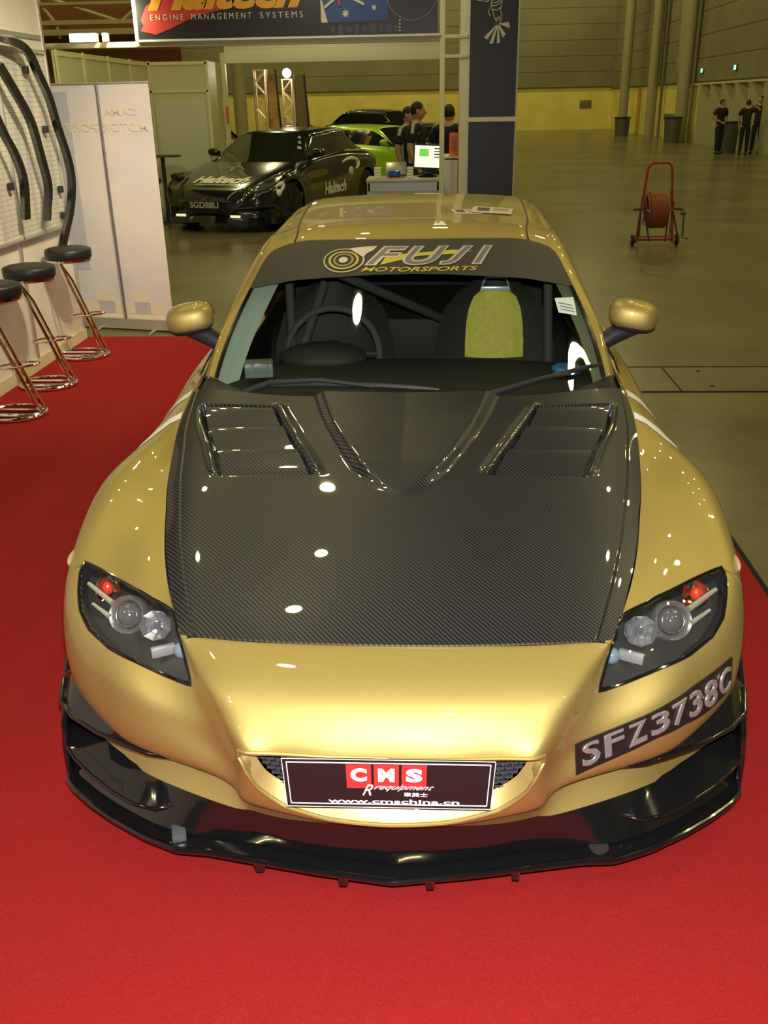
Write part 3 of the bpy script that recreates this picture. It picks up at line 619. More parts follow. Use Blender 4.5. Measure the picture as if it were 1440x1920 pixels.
# bonnet
U=np.linspace(-4,4,300); V=np.concatenate([np.linspace(0,.08,3)[:-1],np.linspace(.08,7,250)])
UU,VV=np.meshgrid(U,V,indexing='ij'); P=hood_pt(UU.ravel(),VV.ravel()).reshape(len(U),len(V),3)
mb=MB(); mb.loft([list(P[i]) for i in range(len(U))])
rim=[P[0][j] for j in range(len(V))]+[P[i][-1] for i in range(len(U))]+[P[-1][j] for j in range(len(V)-1,-1,-1)]+[P[i][0] for i in range(len(U)-1,-1,-1)]
mb.loft([rim,[p-np.array([0,-.004 if k>len(V)+len(U)+len(V) else 0,.022]) for k,p in enumerate(rim)]])
hood=mk('bonnet',mb,carbon,car,split=50); hood['label']='black carbon fibre bonnet with two louvred vents'
for sg in (-1,1):
    for v0,v1 in ((4.06,4.83),(4.86,5.69),(5.72,6.46)):
        rows=[]
        for k,(tv,h) in enumerate(zip(np.linspace(0,1,9),[-.022,-.018,-.013,-.009,-.0055,-.002,.001,.0035,.0015])):
            v=v0+(v1-v0)*tv; ui=float(np.interp(v,[4.05,5.19,6.63],[1.23,1.63,2.0])); uo=float(np.interp(v,[4.0,5.1,6.42],[2.47,2.74,3.16]))
            us=np.linspace(ui,uo,14); n=HN.nrm(us,us*0+v); n*=np.sign(n[:,2:3]); rows.append(list((HN(us,us*0+v)+n*(h+.004))*np.array([sg,1,1])))
        top=MB().loft(rows); low=[[tuple(np.array(p)-np.array([0,0,.004])) for p in r] for r in rows]
        top.loft(low); top.loft([rows[-1],low[-1]]); top.loft([rows[0],low[0]]); top.loft([[r[0] for r in rows],[r[0] for r in low]]); top.loft([[r[-1] for r in rows],[r[-1] for r in low]])
        mk('louvre',top,carbon,hood,split=50)
# wheel arches in surface parameters
def arch(yc,zc,r,a0,a1,n,seed):
    out=[]; a,b=seed
    for g in np.linspace(a0,a1,n):
        a,b=solve_yz(WN,yc-r*math.cos(g),zc+r*math.sin(g),a,b); out.append((a,b))
    return out
R=math.radians
SEAM=30
A1=arch(.845,.345,.365,R(-21),R(SEAM),7,(8.3,7.6))
A2=arch(.845,.345,.365,R(SEAM),R(200),16,(8.3,4.8))
A3=arch(3.545,.345,.36,R(-20),R(200),20,(15,7.5))
HL_IN=[(4.63,.03),(4.3,.12),(4.08,.40),(4.0,1.2),(3.985,2.18)]
HL_BOT=[(4.55,2.60),(5.08,2.94),(5.80,3.50),(6.33,3.76),(6.62,3.67),(6.82,3.36),(7.02,3.05)]
HL_TOP=[(7.10,2.80),(6.97,2.66),(6.48,2.14),(5.95,1.60),(5.27,.85)]
RB=[(.0,.015),(4.63,.015)]+HL_IN[1:]+HL_BOT+[(7.12,3.0)]+A1[::-1]+[(8.2,7.98)]
half=[p for p in RB]; bump_poly=half+[(0,7.98)]+[(-a,b) for a,b in half[:0:-1]]
GR=[(3.04,4.10),(3.12,4.38),(2.9,4.8),(2.5,5.22),(1.75,5.80),(1.0,6.0),(0,6.08)]
grille_poly=[(0,4.04),(1.5,4.05)]+GR+[(-a,b) for a,b in GR[-2::-1]]+[(-1.5,4.05)]
class Sym:  # the front surface evaluated for negative stations by reflection
    def __init__(s,net): s.net=net;s.P=net.P
    def __call__(s,a,b):
        a=np.atleast_1d(np.asarray(a,float)); p=s.net(np.abs(a),b).copy(); p[:,0]*=np.sign(a+1e-12); return p
    def nrm(s,a,b):
        a=np.atleast_1d(np.asarray(a,float)); n=s.net.nrm(np.abs(a),b).copy(); n[:,0]*=np.sign(a+1e-12); return n
WS=Sym(WN); _fl[id(WS)]=_flip(WN)
bumper=mk('front_bumper',patch(WS,bump_poly,[grille_poly],step=.11,flange=.02),gold,car,split=60)
FT=[(4.66,.02)]+HL_TOP[::-1]+[(7.14,2.95)]+A2+[(11.18,7.9)]+[(11.18,.02)]
for sg,side in ((1,'left'),(-1,'right')):
    f=mk('front_fender',patch(WN,FT,step=.13,sg=sg,flange=.015),gold,car,split=60)
    for poly in ([(11.05,.06),(10.98,1.0),(10.8,1.9),(10.62,1.85),(10.8,.95),(10.86,.06)],[(10.40,.06),(10.33,.8),(10.18,1.6),(9.9,2.2),(9.66,2.1),(9.95,1.4),(10.12,.8),(10.18,.06)]):
        mk('white_stripe',patch(WN,poly,step=.06,sg=sg,off=.0015,flange=0),mat('white_vinyl',(.8,.78,.68),.4),f)
    d=mk('door',patch(WN,[(11.22,.02),(13.25,.02),(13.25,7.3),(11.22,7.3)],step=.2,sg=sg,flange=.012),gold,car,split=60)
    mk('door_handle',MB().ell(WN(13.0,1.9)[0]*np.array([sg,1,1])+np.array([sg*.008,0,0]),(.014,.09,.018)),gold,d)
    mk('rear_door',patch(WN,[(13.29,.02),(14.6,.02),(14.6,7.3),(13.29,7.3)],step=.2,sg=sg,flange=.012),gold,car,split=60)
    mk('side_skirt',patch(WN,[(11.2,7.34),(14.7,7.34),(14.7,8),(11.2,8)],step=.2,sg=sg,flange=.03),gold,car,split=60)
    q=[(14.64,.02),(17.6,.02),(17.6,7.9)]+A3[::-1]+[(14.64,7.3)]
    mk('rear_fender',patch(WN,q,step=.2,sg=sg,flange=.015),gold,car,split=60)
    rb=mk('tail_lamp',patch(WN,[(17.7,1.3),(18.9,1.3),(18.9,2.6),(17.7,2.9)],step=.2,sg=sg,off=.006,flange=.02),mat('red_lens',(.35,.01,.01),.15,coat=1),car)
rb=[(17.64,.02)]+[(20,.02)]; 
mk('rear_bumper',MB().loft([[tuple(WN(a,b)[0]) for b in np.linspace(.02,7.98,30)] for a in np.linspace(17.64,20,20)]+[[tuple(WN(a,b)[0]*np.array([-1,1,1])) for b in np.linspace(.02,7.98,30)] for a in np.linspace(20,17.64,20)]),gold,car)
# greenhouse
CG=[(4,0),(4,1.72),(3.93,1.88),(3.75,1.97),(3.45,2.0)]
scr=CG+[(-a,b) for a,b in CG[::-1]]
ws=mk('windscreen',patch(GN,scr,step=.2,flange=0),screen_glass,car,split=180); ws['label']='windscreen glass with a dark visor strip along the top'
inner=[(a*.955 if a else 0,max(.0,b-.06)) for a,b in CG]; inner=[(3.82,0),(3.82,1.66),(3.74,1.82),(3.58,1.91),(3.3,1.94)]
mk('screen_border',patch(GN,CG+[(-a,b) for a,b in CG[::-1]][0:]+[(-3.82,0)]+[(-a,b) for a,b in inner[1:]]+inner[::-1],step=.12,off=.001,flange=0),black_gloss,ws,split=180)
RL=[(3.03,2.03),(3.5,2.03),(3.80,2.0),(3.98,1.90),(4.04,1.74),(4.04,0),(4.98,0),(4.98,9),(3.03,9)]
for sg in (1,-1):
    mk('roof_rail',patch(GN,RL,step=.14,sg=sg,flange=.012),gold,car,split=60)
    mk('side_window',patch(GN,[(5.06,.35),(5.9,.15),(5.92,6.2),(5.06,5.9)],step=.2,sg=sg,off=-.004,flange=0),dark_glass,car,split=180)
    mk('window_frame',patch(GN,[(5.0,0),(6,0),(6,9),(5.0,9)],holes=[[(5.06,.35),(5.9,.15),(5.92,6.2),(5.06,5.9)]],step=.16,sg=sg,flange=0),black_pl,car,split=60)
    mk('roof_seam',MB().tube(curve_on(GN,[(3.0,2.03),(3.0,8)],.12,sg=sg),.004,6),black_pl,car)
roof=mk('roof',patch(GN,[(-2.97,2.03),(2.97,2.03),(2.97,6.0),(-2.97,6.0)],step=.2,flange=.008),gold,car,split=60)
mk('rear_window',patch(GN,[(-3,6.04),(3,6.04),(3,7.9),(-3,7.9)],step=.2,flange=0),dark_glass,car)
mk('boot_lid',patch(GN,[(-3,7.94),(3,7.94),(3,9),(-3,9)],step=.2,flange=.01),gold,car)
# screen visor strip with lettering
TB=[(4.0,1.40),(2.98,1.37),(1.87,1.43),(.73,1.48),(0,1.49)]
vis=CG[2:]+[(-a,b) for a,b in CG[:1:-1]]+[(-a,b) for a,b in TB]+TB[-2::-1]+[(4,1.72)]
vis=[(4,1.40),(4,1.72)]+CG[2:]+[(-a,b) for a,b in CG[:1:-1]]+[(-4,1.72)]+[(-a,b) for a,b in TB]+TB[-2:0:-1]
visor=mk('visor_strip',patch(GN,vis,step=.15,off=.0025,flange=0),mat('visor_vinyl',(.035,.030,.022),.55),ws,split=180); visor['label']='dark brown vinyl visor strip with team lettering'
def vis_map(c0,g0,c1,g1,off,w=1.,h=1.,sag=.0):
    def f(x,y,z):
        t=x/w; s=y/h; c=c0+(c1-c0)*t; g=g0+(g1-g0)*s-sag*((c/4)**2); p=GN(c,g)[0]; n=GN.nrm(c,g)[0]; n=n*np.sign(n[2]); return tuple(p+n*(off+z))
    return f
silver=mat('silver_vinyl',(.50,.45,.36),.35,.3); yelv=mat('yellow_vinyl',(.50,.40,.03),.5); greyv=mat('grey_vinyl',(.17,.15,.12),.4,.2)
def vtext(txt,c0,g0,c1,g1,off,m,name,parent,**k):
    v,f=text_mesh(txt,1.0,**k); a=np.array(v); lo=a.min(0);hi=a.max(0); mb=MB(); mb.add((a-lo)/np.maximum(hi-lo,1e-9)*np.array([1,1,0]),f); mb=densify(mb,.08)
    F=vis_map(c0,g0,c1,g1,off); mb.v=[F(*p) for p in mb.v]; return mk(name,mb,m,parent,smooth=False)
# yellow wedge, FUJI, MOTORSPORTS
def vpoly(pts,off,m,name):
    mb=MB(); mb.add([(a,b,0) for a,b in pts],[tuple(range(len(pts)))]); mb=densify(mb,.12); mb.v=[vis_map(0,0,1,1,off)(x,y,0) for x,y,z in mb.v]; return mk(name,mb,m,visor,smooth=False)
vpoly([(-.62,1.60),(-.5,1.73),(.95,1.80),(1.35,1.78),(.95,1.74),(.2,1.72)],.004,yelv,'swoosh')
for ch,a0,a1 in (('F',-.95,-.02),('U',-.16,.86),('J',.60,1.40),('I',1.28,1.84)):
    vtext(ch,a0,1.59,a1,1.865,.0050,silver,'lettering',visor,shear=.42,offset=.055)
    vtext(ch,a0+.06,1.604,a1-.06,1.852,.0056,greyv,'lettering',visor,shear=.42,offset=.0)
vtext('MOTORSPORTS',-1.0,1.515,1.42,1.568,.0050,yelv,'lettering',visor,shear=.35,offset=.01)
def ring(cx,cy,rx,ry,w,n=40,a0=0,a1=2*PI,tilt=0):
    o=[];F=[]
    for k in range(n+1):
        a=a0+(a1-a0)*k/n
        for s_ in (1,1-w): o.append((cx+rx*s_*math.cos(a)+tilt*ry*s_*math.sin(a),cy+ry*s_*math.sin(a),0))
    for k in range(n): F.append((2*k,2*k+1,2*k+3,2*k+2))
    return o,F
for (rx,ry,w,m_) in ((.46,.165,.07,silver),(.34,.125,.16,yelv),(.23,.088,.22,mat('bronze_vinyl',(.30,.19,.10),.4)),(.10,.040,.9,silver)):
    o,F=ring(-1.42,1.665,rx,ry,w); mb=MB(); mb.add([vis_map(0,0,1,1,.0048)(x,y,0) for x,y,z in o],F); mk('turbo_emblem',mb,m_,visor,smooth=False)
vpoly([(-1.35,1.83),(-1.1,1.855),(-.72,1.87),(-.80,1.80),(-.92,1.76),(-1.0,1.70),(-1.12,1.75)],.0046,silver,'turbo_emblem')
# paper tag inside the screen
st=vpoly([(3.12,1.0),(3.62,1.0),(3.78,1.25),(3.15,1.18)],.002,mat('paper_sticker',(.62,.70,.55),.5),'parking_sticker')
st.parent=ws
for g in (1.04,1.08,1.12): vpoly([(3.2,g),(3.6,g),(3.6,g+.012),(3.2,g+.012)],.003,mat('ink',(.06,.10,.22),.6),'sticker_print')
# cowl
a=[tuple(HN(u,7)[0]+np.array([0,.002,-.012])) for u in np.linspace(-4,4,41)]; b=[tuple(GN(c,0)[0]+np.array([0,.01,-.006])) for c in np.linspace(-5,5,41)]
mid=[tuple((np.array(p)+np.array(q))/2-np.array([0,0,.028])) for p,q in zip(a,b)]
mk('cowl',MB().loft([a,mid,b]),black_pl,car)
# wipers
def wiper(p0,pts,bl0,bl1):
    w=mk('wiper',MB().tube([p0]+pts,[.013,.010,.008,.006][:len(pts)+1],8),black_pl,car)
    mk('wiper_blade',MB().tube([tuple(np.array(bl0)+(np.array(bl1)-np.array(bl0))*t+np.array([0,0,.010*math.sin(PI*t)])) for t in np.linspace(0,1,9)],[.004]+[.009]*7+[.004],8),black_pl,w)
def gp(c,g,off=.02):
    n=GN.nrm(c,g)[0]; n*=np.sign(n[2]); return tuple(GN(c,g)[0]+n*off)
wiper(gp(-2.9,-.04,.015),[gp(-2.3,.10,.03),gp(-1.4,.17,.035),gp(-.5,.14,.03)],gp(-2.6,.06),gp(.55,.13))
wiper(gp(.75,-.05,.015),[gp(1.5,.05,.03),gp(2.3,.13,.035),gp(2.9,.14,.03)],gp(1.1,-.03),gp(3.85,.18))
# mirrors
for sg in (1,-1):
    c=np.array([sg*.812,1.80,1.055]); rot=Matrix.Rotation(sg*-.18,3,'Z')@Matrix.Rotation(sg*.16,3,'Y')
    m1=mk('door_mirror',MB().ell(c,(.088,.075,.054),28,18,.72,rot),gold,car,split=180)
    mk('mirror_base',MB().tube([(sg*.70,1.79,.955),(sg*.75,1.80,.985),(sg*.83,1.81,1.008)],[.030,.034,.024],12).ell(c+np.array([0,.004,-.026]),(.084,.072,.034),24,12,.8,rot),black_pl,m1)
    mk('mirror_glass',MB().ell(c+np.array([0,.072,0]),(.074,.006,.044),24,8,.8,rot),chrome,m1)
# grille surround, mesh and show plate
gp0=[WS(a,b)[0] for a,b in resamp(grille_poly,.15)]; cen=np.array([0,0,.43])
gt=max(p[2] for p in gp0); r1=[np.array([p[0]*.99,p[1]+.008,gt-(gt-p[2])*.975]) for p in gp0]; r2_=[np.array([p[0]*.93,p[1]+.030,gt-.002-(gt-p[2])*.80]) for p in gp0]
gs=mk('grille_surround',MB().loft([gp0,r1,r2_],closed=True),gold_in,car)
mk('rim_bead',MB().tube([tuple(p) for p in gp0],.005,8,closed=True),gold,gs)
mbk=MB(); mbk.add([tuple(p+np.array([0,.012,0])) for p in r2_],[tuple(range(len(r2_)))]); mk('grille_backing',mbk,black_mat,gs,smooth=False)
mbm=MB()
for k in range(-15,16):
    for j in range(0,12):
        x=k*.021+(j%2)*.0105; z=.325+j*.0125
        q=np.array([[p[0],p[2]] for p in r2_]); 
        if inpoly(np.array([[x,z]]),[tuple(t) for t in q])[0]:
            yy=float(np.interp(abs(x),[0,.10,.2,.3],[.030,.036,.048,.064]))+.004; mbm.box((x,yy,z),(.0165,.006,.003),0).box((x+.009,yy,z+.006),(.0025,.006,.012))
mk('grille_mesh',mbm,mat('mesh_black',(.05,.055,.055),.3),gs,smooth=False)
PL=[np.array(p) for p in ((-.231,-.02,.493),(.228,-.02,.494),(.219,-.035,.378),(-.222,-.035,.376))]
def plm(x,y,z,d=0): # x,y in 0..1 (y up)
    t=PL[3]*(1-x)*(1-y)+PL[2]*x*(1-y)+PL[0]*(1-x)*y+PL[1]*x*y; return tuple(t+np.array([0,-1,.13])*(d+z))
def prect(x0,y0,x1,y1,d,m,name,par,th=.0008):
    mb=MB(); v=[plm(x,y,h,d) for h in (0,th) for x,y in ((x0,y0),(x1,y0),(x1,y1),(x0,y1))]; mb.add(v,[(3,2,1,0),(4,5,6,7),(0,1,5,4),(1,2,6,5),(2,3,7,6),(3,0,4,7)]); return mk(name,mb,m,par,smooth=False)
wink=mat('white_print',(.78,.76,.74),.45); red_p=mat('red_print',(.62,.025,.02),.45); plate_blk=mat('plate_black',(.014,.008,.008),.35)
pl=prect(0,0,1,1,-.004,plate_blk,'show_plate',car,.004); pl['label']='black show plate with red and white lettering'
for r_ in ((0,0,1,.012),(0,.988,1,1),(0,0,.003,1),(.997,0,1,1)): prect(*r_,.0002,wink,'plate_border',pl)
for r_ in ((.02,.065,.98,.085),(.02,.915,.98,.935),(.02,.065,.0245,.935),(.9755,.065,.98,.935)): prect(*r_,.0004,wink,'plate_border',pl)
def ptext(txt,x0,y0,x1,y1,m,name='plate_lettering',d=.0012,**k):
    v,f=text_mesh(txt,1.0,**k); a=np.array(v); lo=a.min(0);hi=a.max(0); mb=MB(); mb.add([plm(x0+(p[0]-lo[0])/(hi[0]-lo[0])*(x1-x0),y0+(p[1]-lo[1])/(hi[1]-lo[1])*(y1-y0),0,d) for p in a],f); return mk(name,mb,m,pl,smooth=False)
for i,ch in enumerate('CMS'):
    x0=.302+i*.131; prect(x0,.41,x0+.118,.90,.0008,red_p,'logo_square',pl)
    ptext(ch,x0+.02,.555,x0+.098,.83,wink,offset=.06,d=.0028)
ptext('R',.375,.27,.43,.50,wink,shear=.5,d=.003); ptext('requipment',.43,.36,.72,.50,wink,shear=.7,d=.003)
ptext('車美士',.575,.245,.69,.335,wink,offset=.015)
ptext('www.cmschina.cn',.205,.095,.845,.185,wink,offset=.02)
# number plate wrapped on the bumper
PT=[(3.92,4.38),(4.41,4.41),(4.84,4.43),(5.28,4.42),(5.83,4.50),(6.37,4.67),(6.80,4.78)]; PB=[(4.10,5.55),(4.56,5.43),(5.04,5.29),(5.65,5.29),(6.27,5.44),(6.60,5.46),(6.9,5.46)]
def arcl(pl_):
    q=np.array([WN(a,b)[0] for a,b in pl_]); return np.r_[0,np.cumsum(np.linalg.norm(np.diff(q,axis=0),axis=1))]
LT=arcl(PT);LT/=LT[-1]; LB=arcl(PB);LB/=LB[-1]
def nm(x,y,z):
    t=(np.interp(x,LT,[p[0] for p in PT]),np.interp(x,LT,[p[1] for p in PT])); b=(np.interp(x,LB,[p[0] for p in PB]),np.interp(x,LB,[p[1] for p in PB]))
    a_=b[0]+(t[0]-b[0])*y; s_=b[1]+(t[1]-b[1])*y; p=WN(a_,s_)[0]; n=WN.nrm(a_,s_)[0]; n=-n if _flip(WN) else n; return tuple(p+n*z)
rows=[[nm(x,y,.005) for y in (0,.5,1)] for x in np.linspace(0,1,40)]; low=[[nm(x,y,.0) for y in (0,.5,1)] for x in np.linspace(0,1,40)]
mb=MB().loft(rows); mb.loft([[r[0] for r in rows],[r[0] for r in low]]).loft([[r[-1] for r in rows],[r[-1] for r in low]]).loft([rows[0],low[0]]).loft([rows[-1],low[-1]])
npl=mk('number_plate',mb,plate_blk,car,split=40); npl['label']='black number plate with raised silver characters, curved over the bumper corner'
chars=mat('plate_silver',(.72,.68,.64),.22,.85)
for i,ch in enumerate('SFZ3738C'):
    v,f=text_mesh(ch,1.0,depth=.03,bevel=.03,offset=-.01,res=3); a=np.array(v); lo=a.min(0);hi=a.max(0); mb=MB(); mb.add([tuple(p) for p in (a-lo)/(hi-lo)],f); mb=densify(mb,.3)
    x0=.035+i*.1195; w_=.098
    mb.v=[nm(x0+p[0]*w_,.13+p[1]*.74,.005+p[2]*.006) for p in mb.v]; mk('plate_character',mb,chars,npl,split=30)
# headlamps
dark_hous=mat('lamp_housing',(.035,.035,.032),.35,.2,.3)
for sg in (1,-1):
    hp=[(a,b) for a,b in HL_IN+HL_BOT+HL_TOP]; S3=np.array([sg,1,1])
    def wp(t,s,d=0):
        n=WN.nrm(t,s)[0]; n=-n if _flip(WN) else n; return (WN(t,s)[0]+n*d)*S3
    hl=mk('headlamp',patch(WN,hp,step=.14,sg=sg,off=-.055,flange=-.05),dark_hous,car,split=40)
    mk('lamp_seal',MB().tube([tuple(wp(a,b,.0)) for a,b in resamp(hp,.2)],.0045,8,closed=True),black_gloss,hl)
    ax=Vector((sg*.18,-.86,.48)).normalized()
    c=wp(5.88,2.20,-.040)
    mk('projector_ring',MB().lathe([(-.02,.032),(.0,.034),(.012,.040),(.016,.047),(.010,.051),(-.01,.052),(-.03,.045)],c,ax,32,False),mat('ring_satin',(.62,.60,.55),.25,.9),hl)
    mk('projector_lens',MB().ell(Vector(c)+ax*-.002,(.034,.034,.034),24,16),mat('lens_dark',(.10,.10,.10),.05,.2,1,spec=1),hl)
    c=wp(5.0,1.2,-.028)
    rf=MB().lathe([(-.03,.010),(-.026,.018),(-.021,.019),(-.014,.028),(-.010,.029),(.008,.044)],c,ax,9,False); rf.v=[(v[0],v[1],c[2]+(v[2]-c[2])*.82) for v in rf.v]; rf.cyl(Vector(c)+ax*-.02,Vector(c)+ax*.004,.009,8)
    mk('chrome_reflector',rf,refl_c,hl,smooth=False); mk('reflector_step',MB().box(Vector(wp(4.72,1.75,-.03)),(.060,.016,.026),-sg*.5,.003),mat('ribbed_chrome',(.55,.55,.54),.28,.6),hl)
    x1=wp(6.50,2.40,-.03); mk('signal_reflector',MB().lathe([(-.02,.008),(-.01,.02),(.0,.030),(.006,.036)],x1,ax,14,False),chrome,hl,split=20)
    mk('signal_bulb',MB().ell(Vector(x1)+ax*.006,(.014,.014,.018)),mat('amber_red',(.55,.05,.02),.15,coat=1),hl)
    mk('trim_bar',MB().tube([tuple(wp(6.22,2.50,-.02)),tuple(wp(6.80,2.92,-.014))],[.008,.006],8),mat('bar_cream',(.45,.43,.34),.3,.5),hl)
    mk('trim_bar',MB().tube([tuple(wp(6.15,2.86,-.02)),tuple(wp(6.52,3.13,-.014))],[.007,.004],8),MATS['bar_cream'],hl)
    mk('position_lamp',MB().ell(wp(4.36,1.20,-.030),(.021,.021,.021)),mat('blue_lens',(.16,.22,.27),.12,coat=1),hl)
    mk('lamp_cover',patch(WN,hp,step=.14,sg=sg,off=-.002,flange=0),lamp_glass,hl,split=180)
    mk('side_marker',MB().ell(wp(7.75,3.55,-.004),(.007,.040,.016),16,10,.9),mat('marker_lens',(.34,.28,.15),.1,coat=1),car)
# lip and splitter
OX=[0,.175,.34,.45,.53,.62,.72,.79,.86,.895]; OY=[.020,.046,.078,.100,.106,.145,.205,.255,.315,.37]
oy=lambda x: float(np.interp(abs(x),OX,OY))
TS=list(np.linspace(0,7.9,60)); rA=[];rB=[];rC=[];rD=[]
for t in TS:
    p=WN(t,8)[0]; x=min(p[0]*1.045,.895); y2=oy(x); 
    rA.append(p+np.array([0,.012,.004])); q=np.array([x,min(y2+.045,p[1]+.02),.120]); rC.append(q); rB.append(np.array([(p[0]+x)/2,p[1]*.7+q[1]*.3+.0,p[2]*.5+.062])); rD.append(np.array([x,y2+.004,.114]))
def sym(r): return [tuple(p*np.array([-1,1,1])) for p in r[:0:-1]]+[tuple(p) for p in r]
lip=mk('front_lip',MB().loft([sym(rA),sym(rB),sym(rC)]),black_gloss,car,split=60)
out=[(x,oy(x)) for x in np.concatenate([np.linspace(0,.86,50)])]+[(.89,.352),(.905,.41),(.908,.50),(.90,.62)]
full=[(-x,y) for x,y in out[:0:-1]]+out
poly=full+[(.5,.66),(-.5,.66)]
spl=mk('splitter',MB().prism(poly,.100,.113),black_gloss,car,split=30)
mk('splitter_edge',MB().tube([(x,y+.002,.107) for x,y in full],.0085,10),black_gloss,spl)
for x in (-.325,-.117,.089,.293):
    mk('splitter_tooth',MB().prism([(-.012,0),(.004,0),(.008,-.035),(-.002,-.035)],-.004,.004,lambda a,b,h,x=x:(x+h*2+a*.4,oy(x)+.012+a,.10+b)),black_gloss,spl,smooth=False)
mk('splitter_bracket',MB().box((-.535,.15,.122),(.035,.05,.02),.3,.004),mat('bracket_grey',(.10,.12,.11),.3,.3),spl)
mk('splitter_cap',MB().lathe([(0,.024),(.003,.024)],(.497,.145,.113),(0,0,1),24),mat('cap_grey',(.03,.028,.02),.5),spl)
for sg in (1,-1):
    R1=[(.522,.240,.165),(.545,.200,.168),(.60,.178,.170),(.66,.196,.171),(.715,.228,.174),(.80,.292,.180),(.86,.345,.188),(.905,.40,.196)]
    n_=len(R1); tq=np.linspace(4.62,8.1,n_); inn=[WN(t,8)[0]+np.array([-.005,.02,.015]) for t in tq]
    top=[tuple(np.array(p)*np.array([sg,1,1])) for p in R1]; it=[tuple(p*np.array([sg,1,1])) for p in inn]
    mm=[tuple((np.array(p)+np.array(q))/2+np.array([0,0,.008])) for p,q in zip(top,it)]
    w=MB().loft([it,mm,top,[(p[0],p[1]+.004,p[2]-.012) for p in top],[(p[0],p[1]+.04,p[2]-.03) for p in top]])
    w.tube(top,.0045,8)
    mk('corner_winglet',w,black_gloss,car,split=50)
    ep=[(.553,.445),(.505,.405),(.455,.345),(.412,.265),(.392,.19),(.388,.11),(.62,.11),(.62,.36)]
    e=MB().prism(ep,.890,.904,lambda a,b,h,sg=sg:(sg*(h+.004*math.sin(b*8)),a,b)); e.tube([(sg*.900,a,b) for a,b in ep[:6]],.0075,8)
    mk('end_plate',e,black_gloss,car,split=40)
    cof=[(.545,.190,.322),(.60,.196,.326),(.668,.224,.330),(.755,.268,.334),(.835,.322,.340),(.88,.37,.35),(.900,.45,.37)]
    tt=np.linspace(4.86,8.3,len(cof)); ci=[WN(t,5.85)[0]+np.array([-.006,.01,.0]) for t in tt]
    o=[tuple(np.array(p)*np.array([sg,1,1])) for p in cof]; i_=[tuple(p*np.array([sg,1,1])) for p in ci]
    cb=MB().loft([i_,o,[(p[0],p[1]+.004,p[2]-.008) for p in o],[(p[0],p[1],p[2]-.02) for p in i_]]); cb.tube(o,.006,8)
    mk('canard',cb,black_gloss,car,split=50)
# wheels
tyre=rubber; rimm=mat('rim_dark',(.03,.03,.03),.3,.7)
for wx in (1,-1):
    for wy in (.845,3.545):
        w=mk('wheel',MB().lathe([(-.10,.20),(-.112,.26),(-.108,.305),(-.085,.328),(0,.332),(.085,.328),(.108,.305),(.112,.26),(.10,.20)],(wx*.765,wy,.332),(1,0,0),40),tyre,car,split=50)
        rm=MB().lathe([(-.09,.215),(.09,.215),(.092,.20),(.02,.18),(.02,.02)],(wx*.765,wy,.332),(wx,0,0),40)
        for k in range(5):
            a=2*PI*k/5; rm.box((wx*.84,wy+.11*math.cos(a),.332+.11*math.sin(a)),(.03,.05,.20),rot=Matrix.Rotation(a-PI/2,3,'X'))
        mk('rim',rm,rimm,w,split=40)
# hidden volume under the panels, floor pan
mk('underbody',MB().box((0,2.45,.20),(1.40,3.5,.06)).box((0,.85,.40),(.84,.9,.36)),black_mat,car,smooth=False)
# cabin
cab=mat('cabin_black',(.018,.018,.017),.7); cabg=mat('cabin_grey',(.05,.05,.045),.8)
dash=MB(); rows=[]
for y,z in ((1.38,.865),(1.55,.875),(1.75,.885),(1.88,.87),(1.95,.80),(1.97,.55)):
    rows.append([(x,y+.03*math.cos(x*3),z-.02*(x/.66)**4) for x in np.linspace(-.66,.66,25)])
mk('dashboard',dash.loft(rows),cab,car)
mk('instrument_hood',MB().ell((-.33,1.86,.89),(.17,.11,.055),24,12),cab,car)
stw=mk('steering_wheel',MB().tube([(-.31+.185*math.cos(a),2.02+.07*math.sin(a),.86+.17*math.sin(a)) for a in np.linspace(0,2*PI,36)[:-1]],.014,8,closed=True),cabg,car)
mk('wheel_spokes',MB().tube([(-.49,2.02,.86),(-.13,2.02,.86)],.016,8).tube([(-.31,2.02,.86),(-.31,1.95,.70)],.016,8).ell((-.31,2.01,.86),(.06,.03,.06)),cab,stw)
seatm=mat('seat_yellow',(.36,.33,.045),.75); 
noise_col(seatm,(.50,.46,.07),(.60,.55,.10),60)
def seat(x,cover):
    rows=[]
    for z,w in ((.28,.20),(.45,.255),(.62,.262),(.80,.258),(.93,.22),(1.00,.16),(1.05,.09)):
        y=2.40+(z-.3)*.22
        rows.append([(x+w*s,y+.07*abs(s)**2*-1+.0,z) for s in np.linspace(-1,1,13)])
    s_=mk('bucket_seat',MB().loft(rows).loft([[(p[0],p[1]+.09,p[2]) for p in r] for r in rows]).box((x,2.28,.33),(.46,.46,.12),0,.03),cab,car)
    if cover:
        rows=[]
        for z,w in ((.735,.128),(.80,.128),(.88,.123),(.94,.113),(.99,.092),(1.015,.060),(1.022,.03)):
            y=2.40+(z-.3)*.22-.035
            rows.append([(x+w*s,y-.02*(1-s*s),z) for s in np.linspace(-1,1,17)])
        m_=MB().loft(rows); cv=mk('seat_cover',m_,seatm,s_); cv['label']='yellow fabric seat back panel'
        fr=[(-.062,1.025),(-.045,1.078),(.045,1.078),(.062,1.025)]
        mk('seat_badge',MB().tube([(x+a,2.50,b) for a,b in fr],.009,8,closed=True).box((x,2.50,1.028),(.125,.015,.018),0,.003),mat('badge_silver',(.60,.72,.78),.3,.4),s_)
seat(.355,True); seat(-.35,False)
rc=MB()
for a,b in (((-.30,2.0,1.19),(.36,2.85,.72)),((.52,2.80,1.20),(.10,2.95,.62)),((-.52,2.35,1.22),(-.50,2.2,.45)),((.55,2.3,1.22),(.58,2.2,.45)),((-.55,2.36,1.22),(.55,2.36,1.22)),((-.36,2.25,1.10),(-.48,1.95,.75))): rc.cyl(a,b,.019,12)
